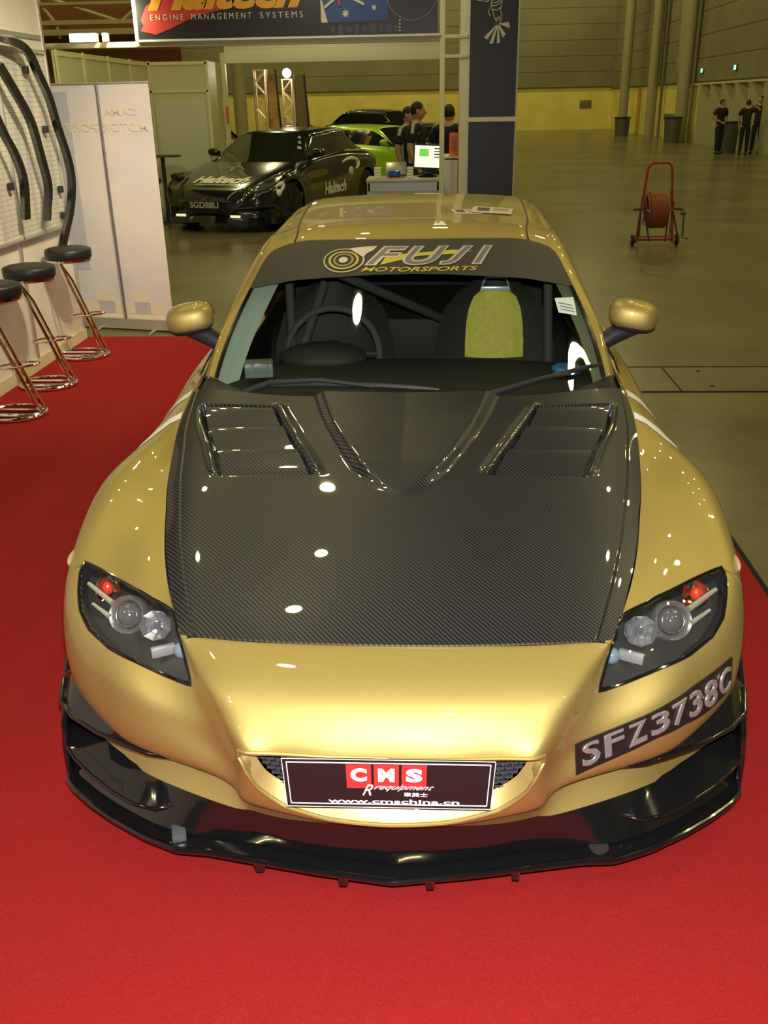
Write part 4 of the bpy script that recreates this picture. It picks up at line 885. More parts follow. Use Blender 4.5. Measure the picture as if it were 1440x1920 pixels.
mk('roll_cage',rc,cabg,car)
mk('toll_reader',MB().box((-.53,1.60,.915),(.10,.085,.05),.15,.006).box((-.515,1.555,.93),(.05,.02,.03),.15,.004),mat('reader_grey',(.14,.17,.15),.5),car)
mk('headliner',patch(GN,[(-3.1,2.05),(3.1,2.05),(3.1,6.0),(-3.1,6.0)],step=.4,off=-.03,flange=0),cab,car,split=180)
mk('bulkhead',MB().box((0,3.62,.72),(1.36,.03,.95)),cab,car,smooth=False)
mk('cabin_floor',MB().box((0,2.5,.245),(1.36,2.3,.02)),cab,car,smooth=False)
mk('cabin_trim',MB().box((0,3.2,.70),(1.15,.9,.30),0,.03),cab,car)
for sg in (-1,1):
    rows=[[tuple(GN(c,g)[0]*np.array([sg,1,1])+np.array([-sg*.03*k,.03*k,-.02-.03*k])) for c,k in ((4.9,0),(4.4,.3),(3.95,.8),(3.70,1.3) if sg<0 else (3.92,.85))] for g in np.linspace(.05,2.2,12)]
    mk('pillar_trim',MB().loft(rows),mat('trim_teal_lit',(.30,.37,.33),.7) if sg<0 else mat('trim_olive_shaded',(.16,.16,.10),.7),car)  # uneven light painted in: one pillar trim paler, the other darker
    mk('door_card',patch(WN,[(11.25,.1),(17.5,.1),(17.5,7.5),(11.25,7.5)],step=.4,sg=sg,off=-.10,flange=0),cab,car,split=180)
    mk('rail_lining',patch(GN,[(4.3,0),(5,0),(5,7.5),(3.0,7.5),(3.0,2.2),(4.3,2.2)],step=.4,sg=sg,off=-.022,flange=0),cab,car,split=180)
mk('coin_tray',MB().lathe([(0,.05),(.012,.055),(.02,.045)],(.565,1.66,.885),(0,0,1),24),mat('blue_plastic',(.03,.16,.42),.4),car)
car.location.z+=.006
# flyers lying on the roof
def flyer(lbl,c0,c1,g0,g1,sk,h):
    pt=lambda a,b,o: tuple(GN(c0+(c1-c0)*a+sk*b,g0+(g1-g0)*b)[0]+np.array([0,0,.006+h+o]))
    gr=lambda a0,a1,b0,b1,o: [[pt(a,b,o) for a in np.linspace(a0,a1,6)] for b in np.linspace(b0,b1,6)]
    f=mk('flyer',MB().loft(gr(0,1,0,1,0)).loft(gr(0,1,0,1,.0015)),mat('paper_white',(.66,.62,.52),.6),smooth=False); tag(f,lbl,'flyer','flyers on the roof')
    mk('printed_panel',MB().loft(gr(.12,.42,.30,.85,.0025)),mat('print_dark',(.10,.05,.07),.6),f,smooth=False)
    mk('printed_panel',MB().loft(gr(.50,.90,.45,.85,.0025)),mat('print_tan',(.42,.33,.22),.6),f,smooth=False)
flyer('white printed flyer on the car roof, right one of the two',1.36,2.45,3.28,3.68,.10,.0035)
flyer('white printed flyer on the car roof, left one partly under the other',.98,1.70,3.22,3.52,-.12,.0)
# ------------------------------------------------------------ counters and goods
def counter(name,x0,x1,y0,y1,h,lbl):
    c=mk(name,MB().box(((x0+x1)/2,(y0+y1)/2,h/2),(x1-x0,y1-y0,h-.06),0,.004),mat('counter_white',(.56,.54,.36),.45),smooth=False); tag(c,lbl,'counter'); return c
c1=counter('display_counter',-.67,.13,9.56,10.05,.98,'low white display counter with grey frame behind the gold car roof')
mk('counter_top',MB().box((-.27,9.80,.967),(.84,.52,.035),0,.006),mat('counter_grey',(.38,.37,.27),.4),c1)
fr=MB()
for x in (-.665,.125): fr.box((x,9.55,.48),(.03,.03,.94))
fr.box((-.27,9.55,.90),(.8,.03,.09)); mk('counter_frame',fr,mat('frame_grey',(.30,.30,.24),.4,.3),c1,smooth=False)
c2=counter('side_counter',.19,.345,9.70,10.3,1.20,'taller cream counter between the booth post and the pillar')
mk('counter_top',MB().box((.268,10.0,1.195),(.165,.62,.02)),crm,c2,smooth=False)
def onctr(n,mb,m,lbl,cat,group=None,**k): o=mk(n,mb,m,**k); return tag(o,lbl,cat,group)
Zc=.985
mon=onctr('computer_monitor',MB().box((0,0,.17),(.33,.03,.26),0,.006),black_pl,'flat monitor with bright white screen on the display counter','monitor')
mk('lit_screen',MB().box((0,-.0165,.17),(.302,.003,.232)),mat('screen_lit',(.8,.8,.7),.4,emit=(.86,.83,.66),es=.95),mon,smooth=False)
mon.location=(0,0,0)
def scr_(x0,x1,z0,z1,m_,n='screen_graphic'): mk(n,MB().box(((x0+x1)/2,-.0188,.17+(z0+z1)/2),(x1-x0,.001,z1-z0)),m_,mon,smooth=False)
scr_(-.10,0,-.04,.04,mat('screen_green',(.1,.5,.05),.5,emit=(.12,.62,.08),es=.9)); scr_(-.01,.01,-.04,.04,mat('screen_orange',(.6,.3,.05),.5,emit=(.8,.4,.05),es=.8))
ik=mat('screen_ink',(.05,.05,.05),.5)
for z in (.04,.01,-.02,-.05): scr_(.07,.13,z,z+.012,ik)
for x in (-.11,-.09,-.07): scr_(x,x+.012,.075,.095,ik)
scr_(.02,.14,.075,.09,ik)
mk('stand',MB().box((0,.03,.02),(.10,.02,.14),0,.004).lathe([(0,.09),(.012,.085)],(0,.03,-.055),(0,0,1),20),black_pl,mon)
for ch in mon.children: pass
mon.location=(.0,9.74,1.075); mon.rotation_euler=(R(-8),R(3),R(6))
for i in range(4):
    onctr('small_carton',MB().box((-.565,9.66,Zc+.016+i*.030),(.075,.07,.026),.1*(i%2),.002),mat('carton_white',(.66,.62,.45),.5),f'small white carton in the left stack on the display counter, {["bottom","second from bottom","third from bottom","top"][i]} one','carton','small cartons on the display counter',smooth=False)
    onctr('small_carton',MB().box((-.195,9.66,Zc+.016+i*.030),(.070,.07,.026),-.1*(i%2),.002),MATS['carton_white'],f'small white carton in the right stack beside the monitor, {["bottom","second from bottom","third from bottom","top"][i]} one','carton','small cartons on the display counter',smooth=False)
b=onctr('blue_device',MB().box((-.375,9.66,Zc+.045),(.15,.10,.075),0,.03),mat('blue_metal',(.01,.08,.45),.2,.5,1),'shiny blue rounded device at the front of the display counter','device'); mk('orange_foot',MB().box((-.375,9.64,Zc+.006),(.16,.11,.01)),mat('orange_tag'),b,smooth=False)
b=onctr('silver_case',MB().box((-.36,9.82,Zc+.085),(.235,.10,.14),0,.006,rot=Matrix.Rotation(R(-18),3,'X')),mat('silver_box',(.36,.35,.27),.3,.5),'silver metal case leaning up behind the blue device','case'); 
b=onctr('printed_tray',MB().lathe([(0,.10),(.012,.12),(.018,.12)],(.0,9.82,Zc+.001),(0,0,1),24),black_pl,'dark round tray below the monitor','tray')
b=onctr('leaflet_stand',MB().box((.325,9.62,1.325),(.105,.02,.245),0,.002,rot=Matrix.Rotation(R(6),3,'X')),mat('orange_paper',(.80,.17,.02),.5),'orange leaflet sheet standing on the taller counter','leaflet',smooth=False)
b.location.y=9.76; b.location.z=1.206; b.location.x=.30
lt2=MB()
for i in range(8): lt2.box((.30,9.742-.0,1.25+i*.022),(.045+.02*(i%3),.004,.006))
mk('print_lines',lt2,ik,b,smooth=False)
b=onctr('phone_holder',MB().box((0,0,.10),(.025,.05,.20),0,.004),black_pl,'thin dark upright holder beside the orange leaflet','holder'); b.location=(.335,9.95,1.206); b.rotation_euler=(0,R(6),0)
# stacked bar furniture by the partition
def bistro(x,y,h,r,lbl):
    t=mk('bistro_table',MB().lathe([(h-.02,r),(h,r)],(x,y,0),(0,0,1),24).cyl((x,y,0),(x,y,h),.03,10).lathe([(0,.2),(.02,.18)],(x,y,0),(0,0,1),20),black_pl,split=40); tag(t,lbl,'table')
bistro(-4.32,14.35,1.05,.30,'tall black round bar table between the banner and the black car')
def bstool(x,y,lbl):
    t=thing('padded_stool',lbl,'stool',(x,y,0),'black stools by the partition'); mk('seat',MB().lathe([(.66,.17),(.68,.2),(.73,.2),(.75,.17)],(x,y,0),(0,0,1),20),mat('black_vinyl'),t)
    fm=MB()
    for a in range(4): fm.cyl((x+.14*math.cos(a*PI/2+.8),y+.14*math.sin(a*PI/2+.8),.66),(x+.19*math.cos(a*PI/2+.8),y+.19*math.sin(a*PI/2+.8),0),.012,8)
    fm.tube([(x+.165*math.cos(a),y+.165*math.sin(a),.3) for a in np.linspace(0,2*PI,20)[:-1]],.008,6,closed=True); mk('stool_frame',fm,steel,t)
bstool(-4.42,13.75,'black padded stool nearest the banner edge, in front of the partition'); bstool(-4.12,14.75,'black padded stool just left of the black car')
# ------------------------------------------------------------ background cars
from itertools import chain
def bgcar(name,label,loc,rz,sc,paint,roofm=None,grille=True,lampm=None,wheelm=None,emb=None,extra=None,group=None):
    n0=set(COL.objects); t=thing(name,label,'car',(0,0,0),group)
    def T(mb): mb.v=[(x*sc[0],(y-2.2)*sc[1],z*sc[2]) for x,y,z in mb.v]; return mb
    aw=arch(.845,.345,.365,R(-18),R(198),16,(8.3,7.6)); bw_=arch(3.545,.345,.36,R(-18),R(198),16,(15,7.5))
    cl=lambda q:[(a,min(b,7.9)) for a,b in q]; body=patch(WS,[(0,.0),(19.99,.0),(19.99,7.98),(0,7.98)],[cl(aw),cl(bw_)],step=.3,flange=.02); b2=patch(WS,[(0,.0),(19.99,.0),(19.99,7.98),(0,7.98)],[cl(aw),cl(bw_)],step=.3,flange=.02,sg=-1); body.add(b2.v,b2.f)
    mk('body',T(body),paint,t,split=60)
    mk('bonnet',T(MB().loft([[tuple(HN(u,v)[0]+np.array([0,0,.002])) for u in np.linspace(-4,4,17)] for v in np.linspace(0,7,15)])),paint,t,split=60)
    mk('windscreen',T(patch(GN,[(-4,0),(4,0),(4,1.95),(-4,1.95)],step=.5,flange=0)),mat('bg_screen',(.012,.014,.010),.08,0,1),t,split=180)
    mk('roof',T(patch(GN,[(-5,2),(5,2),(5,6),(-5,6)],step=.5,flange=0)),roofm or paint,t,split=60)
    mk('rear_window',T(patch(GN,[(-4,6),(4,6),(4,7.9),(-4,7.9)],step=.5,flange=0)),MATS['bg_screen'],t,split=60)
    mk('boot',T(patch(GN,[(-6,7.9),(6,7.9),(6,9),(-6,9)],step=.5,flange=0)),paint,t,split=60)
    for sg in (1,-1):
        mk('side_window',T(patch(GN,[(5.0,.35),(6,.1),(6,7.9),(5.0,6)],step=.5,sg=sg,flange=0,off=-.002)),MATS['bg_screen'],t,split=180)
        mk('pillar',T(patch(GN,[(4,0),(5.02,0),(5.02,2),(4,2)],step=.4,sg=sg,flange=0)),paint,t,split=60)
        mk('headlamp',T(patch(WN,[(4.9,.5),(4.7,2.3),(5.8,3.2),(6.9,3.0),(6.9,2.4),(5.8,1.3)],step=.3,sg=sg,off=.004,flange=0)),lampm or mat('bg_lamp',(.10,.10,.08),.1,.3,1),t,split=60)
        mk('door_mirror',T(MB().ell((sg*.86,1.8,1.02),(.10,.07,.06),16,10,.8).cyl((sg*.72,1.8,.95),(sg*.82,1.8,1.0),.03,8)),paint,t)
        for wy in (.845,3.545):
            w=mk('wheel',T(MB().lathe([(-.10,.20),(-.11,.30),(-.08,.33),(.08,.33),(.11,.30),(.10,.20)],(sg*.77,wy,.332),(1,0,0),28)),rubber,t,split=50)
            rm=MB().lathe([(.03,.21),(.02,.03)],(sg*.80,wy,.332),(sg,0,0),28)
            for k in range(6):
                a=2*PI*k/6; rm.box((sg*.865,wy+.11*math.cos(a),.332+.11*math.sin(a)),(.03,.035,.21),rot=Matrix.Rotation(a-PI/2,3,'X'))
            mk('rim',T(rm),wheelm or rimm,w,split=50)
    if grille:
        gpts=[(-3.6,4.3),(3.6,4.3),(4.2,5.0),(4.4,6.8),(-4.4,6.8),(-4.2,5.0)]
        mk('grille',T(patch(WS,gpts,step=.4,off=.006,flange=0)),mat('bg_grille',(.010,.010,.009),.5),t,split=180)
    mk('lower_lip',T(MB().loft([[tuple(WS(a,8)[0]+np.array([0,-.02,-.0])) for a in np.linspace(-7.8,7.8,40)],[tuple(WS(a,8)[0]+np.array([0,-.05,-.09])) for a in np.linspace(-7.8,7.8,40)],[tuple(WS(a,8)[0]+np.array([0,.2,-.09])) for a in np.linspace(-7.8,7.8,40)]])),black_gloss,t)
    mk('underbody',T(MB().box((0,2.25,.25),(1.5,3.9,.15))),black_mat,t,smooth=False)
    if extra: extra(t,T)
    t.location=loc; t.rotation_euler=(0,0,rz); return t
blackp=mat('black_car_paint',(.007,.007,.006),.18,.0,1)
wv=mat('white_decal',(.62,.60,.50),.5)
def gtr_extra(t,T):
    def hmap(x0,x1,v0,v1,m_,txt,**k):
        v,f=text_mesh(txt,1,**k);a=np.array(v);lo=a.min(0);hi=a.max(0); mb=densify(MB().add((a-lo)/np.maximum(hi-lo,1e-9)*np.array([1,1,0]),f),.1)
        mb.v=[tuple(HN(x0+(x1-x0)*p[0],v0+(v1-v0)*p[1])[0]+np.array([0,0,.008])) for p in mb.v]; mk('bonnet_lettering',T(mb),m_,t,smooth=False)
    hmap(-2.3,2.4,.75,2.3,wv,'Haltech',shear=.35,offset=.05); hmap(-1.8,2.3,.3,.6,wv,'ENGINE MANAGEMENT SYSTEMS')
    v,f=text_mesh('Haltech',1,shear=.3,offset=.05);a=np.array(v);lo=a.min(0);hi=a.max(0); mb=densify(MB().add((a-lo)/np.maximum(hi-lo,1e-9)*np.array([1,1,0]),f),.1)
    mb.v=[tuple(WN(12.3+1.25*p[0],6.4-1.5*p[1])[0]+np.array([.008,0,0])) for p in mb.v]; mk('door_lettering',T(mb),wv,t,smooth=False)
    def swirl(c,r,net,n):
        P=[]; 
        for a in np.linspace(.2*PI,1.35*PI,14): P.append(tuple(net(c[0]-r*math.cos(a)*1.2,c[1]-r*1.6*math.sin(a))[0]+np.array(n)))
        return MB().tube(P,[.012+.022*math.sin(PI*i/13) for i in range(14)],6)
    mk('door_emblem',T(swirl((14.1,3.0),.55,WN,(.01,0,0)).ell(tuple(WN(14.0,4.0)[0]+np.array([.0,0,0])),(.02,.09,.07))),wv,t)
    mk('bumper_emblem',T(swirl((7.3,4.1),.38,WN,(.01,-.01,0)).ell(tuple(WN(7.35,4.7)[0]),(.05,.03,.05))),wv,t)
    mk('bonnet_emblem',T(MB().tube([tuple(HN(-.2+.7*math.cos(a),4.2+.75*math.sin(a))[0]+np.array([0,0,.008])) for a in np.linspace(0,PI,14)],.012,5).tube([tuple(HN(-.2,3.6+.12*k)[0]+np.array([0,0,.008])) for k in range(8)],.02,5)),mat('emblem_dim',(.25,.24,.16),.5),t)
    q=mk('number_plate',T(MB().box((0,-.035,.40),(.50,.012,.11),0,.002)),plate_blk,t,smooth=False)
    v,f=text_mesh('SGD88U',1,offset=.02);a=np.array(v);lo=a.min(0);hi=a.max(0)
    mk('plate_character',T(MB().add([(-.22+(p[0]-lo[0])/(hi[0]-lo[0])*.44,-.044,.36+(p[1]-lo[1])/(hi[1]-lo[1])*.085) for p in a],f)),mat('plate_dim',(.38,.36,.27),.4),q,smooth=False)
    for sg in (-1,1): mk('daylight_lamp',T(MB().box((sg*.42,.03,.245),(.15,.02,.035),0,.004)),mat('drl_lit',(.7,.7,.5),.3,emit=(.8,.78,.5),es=.8),t)
    mk('grille_bar',T(MB().box((0,-.022,.455),(.78,.02,.016)).box((0,-.024,.47),(.07,.02,.06))),mat('grille_bar',(.14,.13,.10),.25,.6),t)
    mk('screen_stickers',T(MB().add(*zip(*[]) if False else ([tuple(GN(c,g)[0]+np.array([0,-.004,.006])) for c,g in ((3.1,1.0),(3.55,1.0),(3.5,1.15),(3.1,1.15),(3.1,1.3),(3.45,1.3),(3.4,1.45),(3.05,1.45),(2.9,1.6),(3.3,1.6),(3.25,1.75),(2.9,1.75))],[(0,1,2,3),(4,5,6,7),(8,9,10,11)]))),mat('sticker_pale',(.35,.36,.26),.5),t,smooth=False)
GR_=R(20)
# nose at about (-3.25,12.95): centre lies 2.2 m behind the nose along the axis
sc=(1.14,1.05,1.04)
def place(nose,rz,sy): return (nose[0]+math.sin(rz)*-1*-2.2*sy*-1*-1 if 0 else nose[0]-math.sin(rz)*2.2*sy*1, nose[1]+math.cos(rz)*2.2*sy,0)
bgcar('black_coupe','black sports coupe with white lettering on its bonnet parked in the neighbouring booth',place((-3.34,12.9),-GR_,sc[1]),-GR_,sc,blackp,extra=gtr_extra)
def green_extra(t,T):
    mk('door_disc',T(MB().lathe([(0,.26),(.004,.26)],(-.885,2.3,.62),(-1,0,0),28)),mat('maroon_decal',(.12,.008,.015),.4),t)
    mk('door_disc',T(MB().lathe([(0,.26),(.004,.26)],(.885,1.55,.62),(1,0,0),28)),mat('maroon_decal'),t)
bgcar('green_coupe','bright lime green coupe with a maroon door disc behind the black car',(-.95,20.3,0),R(62),(1.0,1.02,.99),mat('lime_paint',(.30,.52,.015),.3,.1,1),extra=green_extra)
bgcar('dark_saloon','dark glossy saloon with bright roof edge behind the green car',(-1.3,30.0,0),R(60),(1.0,1.04,1.17),blackp,roofm=mat('roof_cream',(.10,.10,.07),.15,.3,1),group='dark cars in the hall')
bgcar('dark_hatchback','dark low car half hidden behind the truss towers',(-3.6,25.0,0),R(20),(.95,.9,.95),mat('maroon_dark',(.03,.012,.01),.25,0,1),group='dark cars in the hall')
bgcar('silver_saloon','pale blue-grey car at the left behind the partition end',(-6.2,22.3,0),R(-30),(1,1,1.0),mat('pale_blue_paint',(.30,.36,.36),.3,.3,1))
def wing_extra(t,T):
    mk('rear_wing',T(MB().box((0,4.25,1.30),(1.5,.28,.03)).box((.45,4.2,1.12),(.03,.2,.36)).box((-.45,4.2,1.12),(.03,.2,.36))),mat('wing_dark',(.03,.04,.02),.3),t)
    for sg in (-1,1): mk('tail_lamp',T(MB().box((sg*.55,4.44,.86),(.28,.06,.12),0,.02)),mat('tail_red',(.6,.01,.03),.3,emit=(.8,.02,.06),es=.5),t)
bgcar('winged_coupe','white-edged dark coupe with a high rear wing behind the men',(-.1,24.6,0),R(180),(.95,.95,.95),mat('pearl_dark',(.03,.03,.03),.2,0,1),extra=wing_extra)
# ------------------------------------------------------------ truss towers, flags
def truss(x,y,h,w,lbl):
    t=thing('truss_tower',lbl,'truss tower',(x,y,0),'aluminium truss towers'); tm=mat('truss_alu',(.62,.52,.36),.35,.6)
    for dx in (-w/2,w/2):
        for dy in (-w/2,w/2): mk('chord',MB().cyl((x+dx,y+dy,0),(x+dx,y+dy,h),.017,8),tm,t)
    n_=int(h/w/1.1); 
    for k in range(n_):
        z0=h*k/n_;z1=h*(k+1)/n_; s=1 if k%2 else -1
        mk('brace',MB().cyl((x-s*w/2,y-w/2,z0),(x+s*w/2,y-w/2,z1),.010,6).cyl((x-s*w/2,y+w/2,z0),(x+s*w/2,y+w/2,z1),.010,6),tm,t)
    mk('base_plate',MB().box((x,y,.012),(w*2,w*2,.02)),tm,t); mk('top_plate',MB().box((x,y,h),(w*1.15,w*1.15,.02)),tm,t)
truss(-3.52,19.4,2.42,.22,'left aluminium lattice tower beside the gold and black flag'); truss(-2.98,19.6,2.24,.20,'right aluminium lattice tower with a lit lamp on top')
tl=mk('tower_lamp',MB().ell((-2.98,19.55,2.36),(.09,.07,.09)),mat('tower_lit',(1,.9,.7),.5,emit=(1,.82,.6),es=14)); tag(tl,'glaring round lamp on top of the right lattice tower','lamp')
light('tower_lamp_light','POINT',(-2.98,19.35,2.42),60,(1,.8,.55),.08)
def feather(x,y,h,w,lbl,m_):
    t=thing('feather_flag',lbl,'flag',(x,y,0),'feather flags by the towers')
    mk('pole',MB().tube([(x-.02,y,0),(x-.03,y,h)],.012,8),black_pl,t)
    mk('sail',MB().loft([[(x+a*(w*(.55+.45*(1-s))),y+.02*math.sin(6*s),s*h*.98+.05) for a in np.linspace(-.1,1,6)] for s in np.linspace(.02,1,14)]),m_,t)
    mk('dark_band',MB().loft([[(x+a*(w*(.55+.45*(1-s))),y-.012+.02*math.sin(6*s),s*h*.98+.05) for a in (.80,1.0)] for s in np.linspace(.02,1,14)]),black_pl,t)
gf=mat('flag_gold',(.50,.27,.03),.35); noise_col(gf,(.12,.08,.02),(.62,.34,.04),3,4)
feather(-3.27,18.95,2.42,.30,'gold feather flag with dark edge beside the left lattice tower',gf); feather(-2.76,19.3,2.32,.34,'olive and black feather flag beside the right lattice tower',mat('flag_olive',(.16,.13,.03),.5))
# ------------------------------------------------------------ people
skin=mat('skin',(.42,.24,.15),.55); hairm=mat('hair_black',(.012,.009,.008),.6); shirt=mat('shirt_black',(.012,.012,.011),.85); trous=mat('trousers_black',(.010,.010,.012),.85); shoe=mat('shoe_black',(.01,.01,.01),.4); sidep=mat('side_panel_grey',(.42,.38,.28),.8)
def skinned(name,J,E_,rad,m_,par,sub=2):
    ks=list(J); me=bpy.data.meshes.new(name); me.from_pydata([J[k] for k in ks],[(ks.index(a),ks.index(b)) for a,b in E_],[]); me.materials.append(m_)
    o=bpy.data.objects.new(name,me); COL.objects.link(o); o.parent=par
    md=o.modifiers.new('skin','SKIN'); md.use_smooth_shade=True
    for i,k in enumerate(ks):
        r=rad[k] if isinstance(rad[k],tuple) else (rad[k],rad[k]); me.skin_vertices[0].data[i].radius=r; me.skin_vertices[0].data[i].use_root=(i==0)
    s=o.modifiers.new('sub','SUBSURF'); s.levels=sub; s.render_levels=sub
    dg=bpy.context.evaluated_depsgraph_get(); bm=bpy.data.meshes.new_from_object(o.evaluated_get(dg)); o.modifiers.clear(); o.data=bm
    return o
def person(lbl,loc,rz,h=1.70,arms=((.26,-.02,1.16,.20,.05,.95),(-.26,-.02,1.16,-.20,.05,.95)),lean=0,head=0,side=True,step=.06,tilt=0,female=False):
    """faces -y locally; arms: elbow xyz then wrist xyz for +x and -x side"""
    t=thing('person',lbl,'person',(0,0,0)); k=h/1.70
    J={'pelvis':(0,0,.94),'waist':(0,0,1.06),'chest':(0,-.01-lean,1.28),'collar':(0,-lean,1.42),'neck':(0,-.01-lean,1.49),'head0':(0,-.02-lean,1.56)}
    rad={'pelvis':(.12,.09),'waist':(.125,.095),'chest':(.155,.11),'collar':(.10,.075),'neck':.052,'head0':.05}
    E_=[('pelvis','waist'),('waist','chest'),('chest','collar'),('collar','neck'),('neck','head0')]
    for s,n in ((1,'l'),(-1,'r')):
        a=arms[0 if s>0 else 1]; e=(a[0],a[1]-lean,a[2]); w=(a[3],a[4]-lean,a[5])
        J[n+'sh']=(s*.18,-lean,1.39); J[n+'el']=e; J[n+'wr']=w; rad[n+'sh']=.062; rad[n+'el']=.042; rad[n+'wr']=.028
        d=(Vector(w)-Vector(e)).normalized(); J[n+'pa']=tuple(Vector(w)+d*.07); rad[n+'pa']=(.034,.018)
        E_+= [('collar',n+'sh'),(n+'sh',n+'el'),(n+'el',n+'wr'),(n+'wr',n+'pa')]
        J[n+'hip']=(s*.09,0,.90); J[n+'kn']=(s*.10,-.02+s*step*.5,.50); J[n+'an']=(s*.11,s*step,.09); rad[n+'hip']=.068; rad[n+'kn']=.058; rad[n+'an']=.04
        E_+= [('pelvis',n+'hip'),(n+'hip',n+'kn'),(n+'kn',n+'an')]
    b=skinned('body',J,E_,rad,skin,t)
    hx=-.025-lean; Rh=Matrix.Rotation(head,3,'Z'); hb_=MB().ell((0,hx,1.60),(.072,.092,.112),20,14,1,Rh)
    f=lambda p:tuple(Rh@Vector(p)+Vector((0,hx,1.60)))
    hb_.tube([f((0,-.085,.012)),f((0,-.112,-.018)),f((0,-.088,-.028))],[.008,.014,.010],8)
    for s in (1,-1): hb_.ell(f((s*.074,0,0)),(.012,.02,.032),10,8).ell(f((s*.03,-.082,.015)),(.012,.008,.006),8,6)
    hb_.ell(f((0,-.085,-.05)),(.022,.010,.007),10,6)
    for s,n in ((1,'l'),(-1,'r')):
        p=Vector(J[n+'pa']); d=(p-Vector(J[n+'wr'])).normalized(); sd=d.cross(Vector((0,1,0))).normalized()
        for q in range(4):
            o_=p+sd*(-.026+.0175*q); L_=(.066,.075,.070,.055)[q]; hb_.tube([o_,o_+d*L_*.5,o_+d*L_*.85+Vector((0,-.012,0)),o_+d*L_+Vector((0,-.024,0))],[.0085,.008,.0072,.005],6)
        hb_.tube([Vector(J[n+'wr'])+d*.02,p+sd*-.045-d*.01,p+sd*-.05+d*.03],[.010,.010,.006],6)
    me=b.data; bmx=bmesh.new(); bmx.from_mesh(me); o=len(bmx.verts); vs_=[bmx.verts.new(v) for v in hb_.v]
    for fc in hb_.f:
        try: bmx.faces.new([vs_[i] for i in fc])
        except ValueError: pass
    for fc in bmx.faces: fc.smooth=True
    bmx.to_mesh(me); bmx.free()
    # hair
    hr=MB().ell(f((0,.012,.022)),(.078,.092,.102),20,14,1,Rh); hr.v=[(x,y,z) for x,y,z in hr.v]
    hr.f=[q for q in hr.f if (lambda c: ((Rh.inverted()@(c-Vector((0,hx,1.60)))).z>.03 or (Rh.inverted()@(c-Vector((0,hx,1.60)))).y>.02 and (Rh.inverted()@(c-Vector((0,hx,1.60)))).z>-.06))(sum((Vector(hr.v[i]) for i in q),Vector())/len(q))]
    if female: hr.ell(f((0,.10,.03)),(.035,.04,.035)).tube([f((0,.12,.02)),f((0,.14,-.08)),f((0,.12,-.16))],[.03,.028,.01],8)
    mk('hair',hr,hairm,t)
    g=.016
    Js={'hem':(0,0,.90),'pelvis':(0,0,.97),'waist':J['waist'],'chest':J['chest'],'collar':J['collar']}; rs_={'hem':(.168,.128),'pelvis':(.168,.126),'waist':(.142,.112),'chest':(.175,.128),'collar':(.105,.085)}
    Es=[('hem','pelvis'),('pelvis','waist'),('waist','chest'),('chest','collar')]
    for n in 'lr':
        Js[n+'sh']=J[n+'sh']; m_=Vector(J[n+'sh']).lerp(Vector(J[n+'el']),.75); Js[n+'sl']=tuple(m_); rs_[n+'sh']=.082; rs_[n+'sl']=.068; Es+= [('collar',n+'sh'),(n+'sh',n+'sl')]
    skinned('shirt',Js,Es,rs_,shirt,t)
    Jt={'pelvis':(0,0,.95),'waistband':(0,0,1.01)}; rt_={'pelvis':(.158,.118),'waistband':(.150,.112)}; Et=[('pelvis','waistband')]
    for n in 'lr':
        for q,r_ in (('hip',.105),('kn',.075),('an',.058)): Jt[n+q]=J[n+q]; rt_[n+q]=r_
        Et+= [('pelvis',n+'hip'),(n+'hip',n+'kn'),(n+'kn',n+'an')]
    skinned('trousers',Jt,Et,rt_,trous,t)
    for n in 'lr': a=J[n+'an']; mk('shoe',MB().ell((a[0],a[1]-.06,.045),(.048,.135,.045),16,10,.8),shoe,t)
    if side:
        for s in (1,-1): mk('side_panel',MB().loft([[(s*(.168+.026*math.sin(PI*(z-.98)/.42)),-lean*(z-1)*2+y*(1 if True else 0),z) for y in (-.055,0,.055)] for z in np.linspace(.98,1.38,10)]).tube([(s*.09,-lean-.03,1.475),(s*.19,-lean-.01,1.445),(s*.262,-.02-lean,1.34)],[.020,.026,.022],8),sidep,t)
    t.scale=(k,k,k); t.location=loc; t.rotation_euler=(0,0,rz); return t
AD=((.25,.02,1.14,.24,-.06,.90),(-.25,.02,1.14,-.24,-.06,.90))
person('person in black polo with grey shoulder stripe standing sideways behind the monitor',(-.17,12.05,0),R(75),1.76,((.24,-.04,1.14,.20,-.20,.94),(-.25,.02,1.14,-.24,-.10,.92)),head=R(10))
person('person half hidden behind the taller man beside the green car',(-.31,12.75,0),R(60),1.70,AD)
person('person seen from behind with broad grey side stripes, right of the booth post',(.27,12.35,0),R(165),1.72,((.27,.0,1.16,.18,-.22,1.02),(-.27,0,1.16,-.18,-.22,1.02)))
person('person in black standing alone with hands at the waist near the litter bin',(9.42,32.2,0),R(25),1.66,((.30,.06,1.16,.12,-.10,1.03),(-.32,.06,1.16,-.10,-.12,1.03)),side=False,head=R(25))
person('person in black with one arm raised to the head, back to the camera',(10.02,31.4,0),R(170),1.64,((.26,.0,1.15,.22,-.05,.92),(-.40,-.05,1.40,-.14,-.10,1.56)),side=False)
person('person in black T-shirt facing the one with the raised arm, furthest right',(10.62,32.1,0),R(-30),1.74,((.25,.0,1.14,.24,-.10,.92),(-.27,.0,1.16,-.26,-.12,.94)),side=False,head=R(-20))
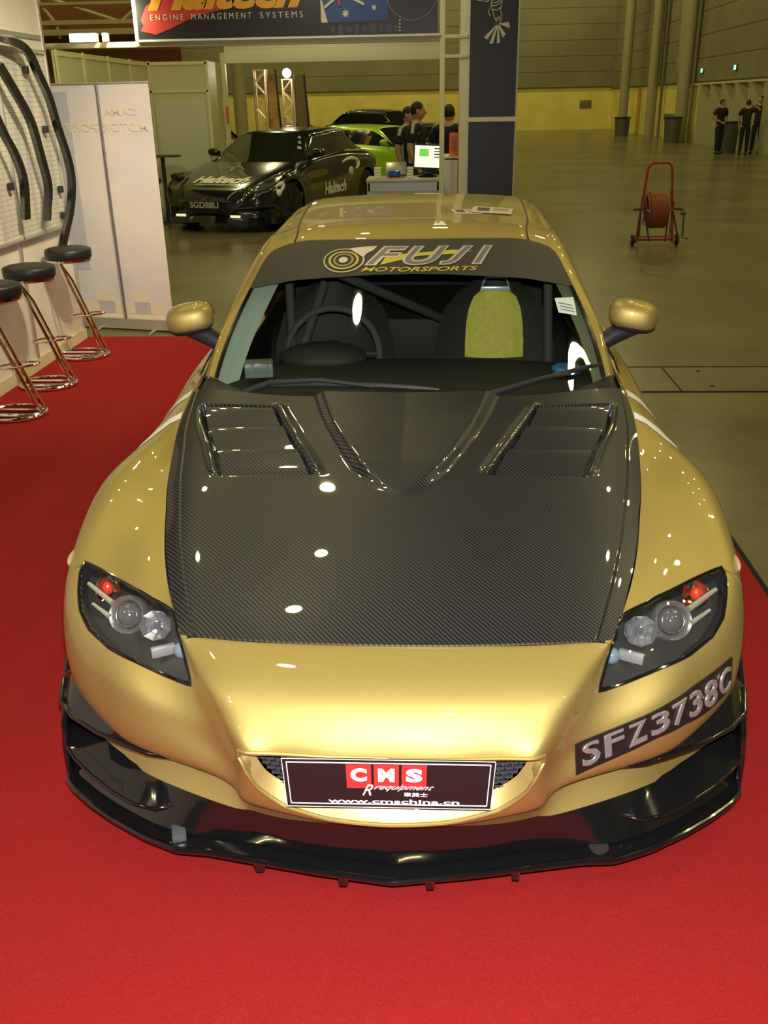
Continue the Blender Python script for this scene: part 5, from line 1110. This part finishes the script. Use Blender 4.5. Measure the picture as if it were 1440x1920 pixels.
# ------------------------------------------------------------ hose reel cart
hc=thing('hose_reel_cart','red hose reel cart wound with orange hose standing on the concrete floor','hose reel',(2.955,11.2,0)); rp=mat('cart_red',(.30,.022,.02),.45,coat=.3)
X0,Y0=2.955,11.2
def hp(x,y,z): return (X0+x,Y0+y,z)
loop=[(-.235,0,.03),(-.20,.02,.45),(-.165,.03,.80),(-.155,.03,.93),(-.135,.03,.985),(-.09,.03,1.015),(.09,.03,1.015),(.135,.03,.985),(.155,.03,.93),(.165,.03,.80),(.20,.02,.45),(.235,0,.03)]
mk('handle_frame',MB().tube([hp(*p) for p in loop],.016,10),rp,hc)
mk('cross_bar',MB().cyl(hp(-.235,0,.07),hp(.235,0,.07),.015,8).cyl(hp(-.215,-.16,.13),hp(.215,-.16,.13),.010,8),rp,hc)
for s in (-1,1):
    mk('brace_leg',MB().cyl(hp(s*.20,.02,.46),hp(s*.27,-.20,.06),.012,8).cyl(hp(s*.16,.02,.42),hp(s*.10,-.18,.07),.012,8),mat('dark_iron',(.035,.02,.015),.5),hc)
    w=mk('wheel',MB().lathe([(-.018,.03),(-.018,.065),(0,.072),(.018,.065),(.018,.03)],hp(s*.285,-.02,.072),(1,0,0),24),rubber,hc); mk('hub',MB().lathe([(-.022,.028),(.022,.028)],hp(s*.285,-.02,.072),(1,0,0),16),steel,w)
    mk('side_plate',MB().prism([(-.03,.55),(.03,.55),(.09,.10),(-.05,.10)],-.006,.006,lambda a,b,h,s=s:hp(s*.205+h,a,b)),rp,hc,smooth=False)
    fl=MB()
    for a in range(3):
        g_=a*2*PI/3+.5; fl.tube([hp(s*.15,-.06,.46),hp(s*(.15+.01),-.06+.20*math.sin(g_),.46+.21*math.cos(g_)),hp(s*.14,-.06+.23*math.sin(g_),.46+.245*math.cos(g_))],.009,6)
    mk('reel_fork',fl,mat('fork_brass',(.22,.16,.06),.4,.3),hc)
mk('axle',MB().cyl(hp(-.31,-.06,.46),hp(.31,-.06,.46),.016,10),mat('dark_iron'),hc)
mk('crank',MB().tube([hp(.29,-.06,.46),hp(.335,-.06,.44),hp(.345,-.06,.10),hp(.42,-.06,.085)],.012,8).lathe([(-.03,.03),(.03,.03)],hp(.325,-.06,.41),(1,0,0),12),mat('crank_grey',(.10,.11,.09),.4,.5),hc)
hm=mat('orange_hose',(.24,.065,.02),.55); 
for lay,(r_,n_) in enumerate(((.155,12),(.178,11),(.198,9))):
    pts=[]
    for i in range(n_*22): a=2*PI*i/22; x=-.15+.27*i/(n_*22) if n_==12 else (-.14+.25*i/(n_*22) if n_==11 else -.12+.21*i/(n_*22)); pts.append(hp(x,-.06+r_*math.cos(a)*1.0,.46+r_*math.sin(a)*1.05+(-.02 if lay==2 and math.sin(a)<0 else 0)))
    mk('hose_layer',MB().tube(pts,.0118,6),hm,hc)
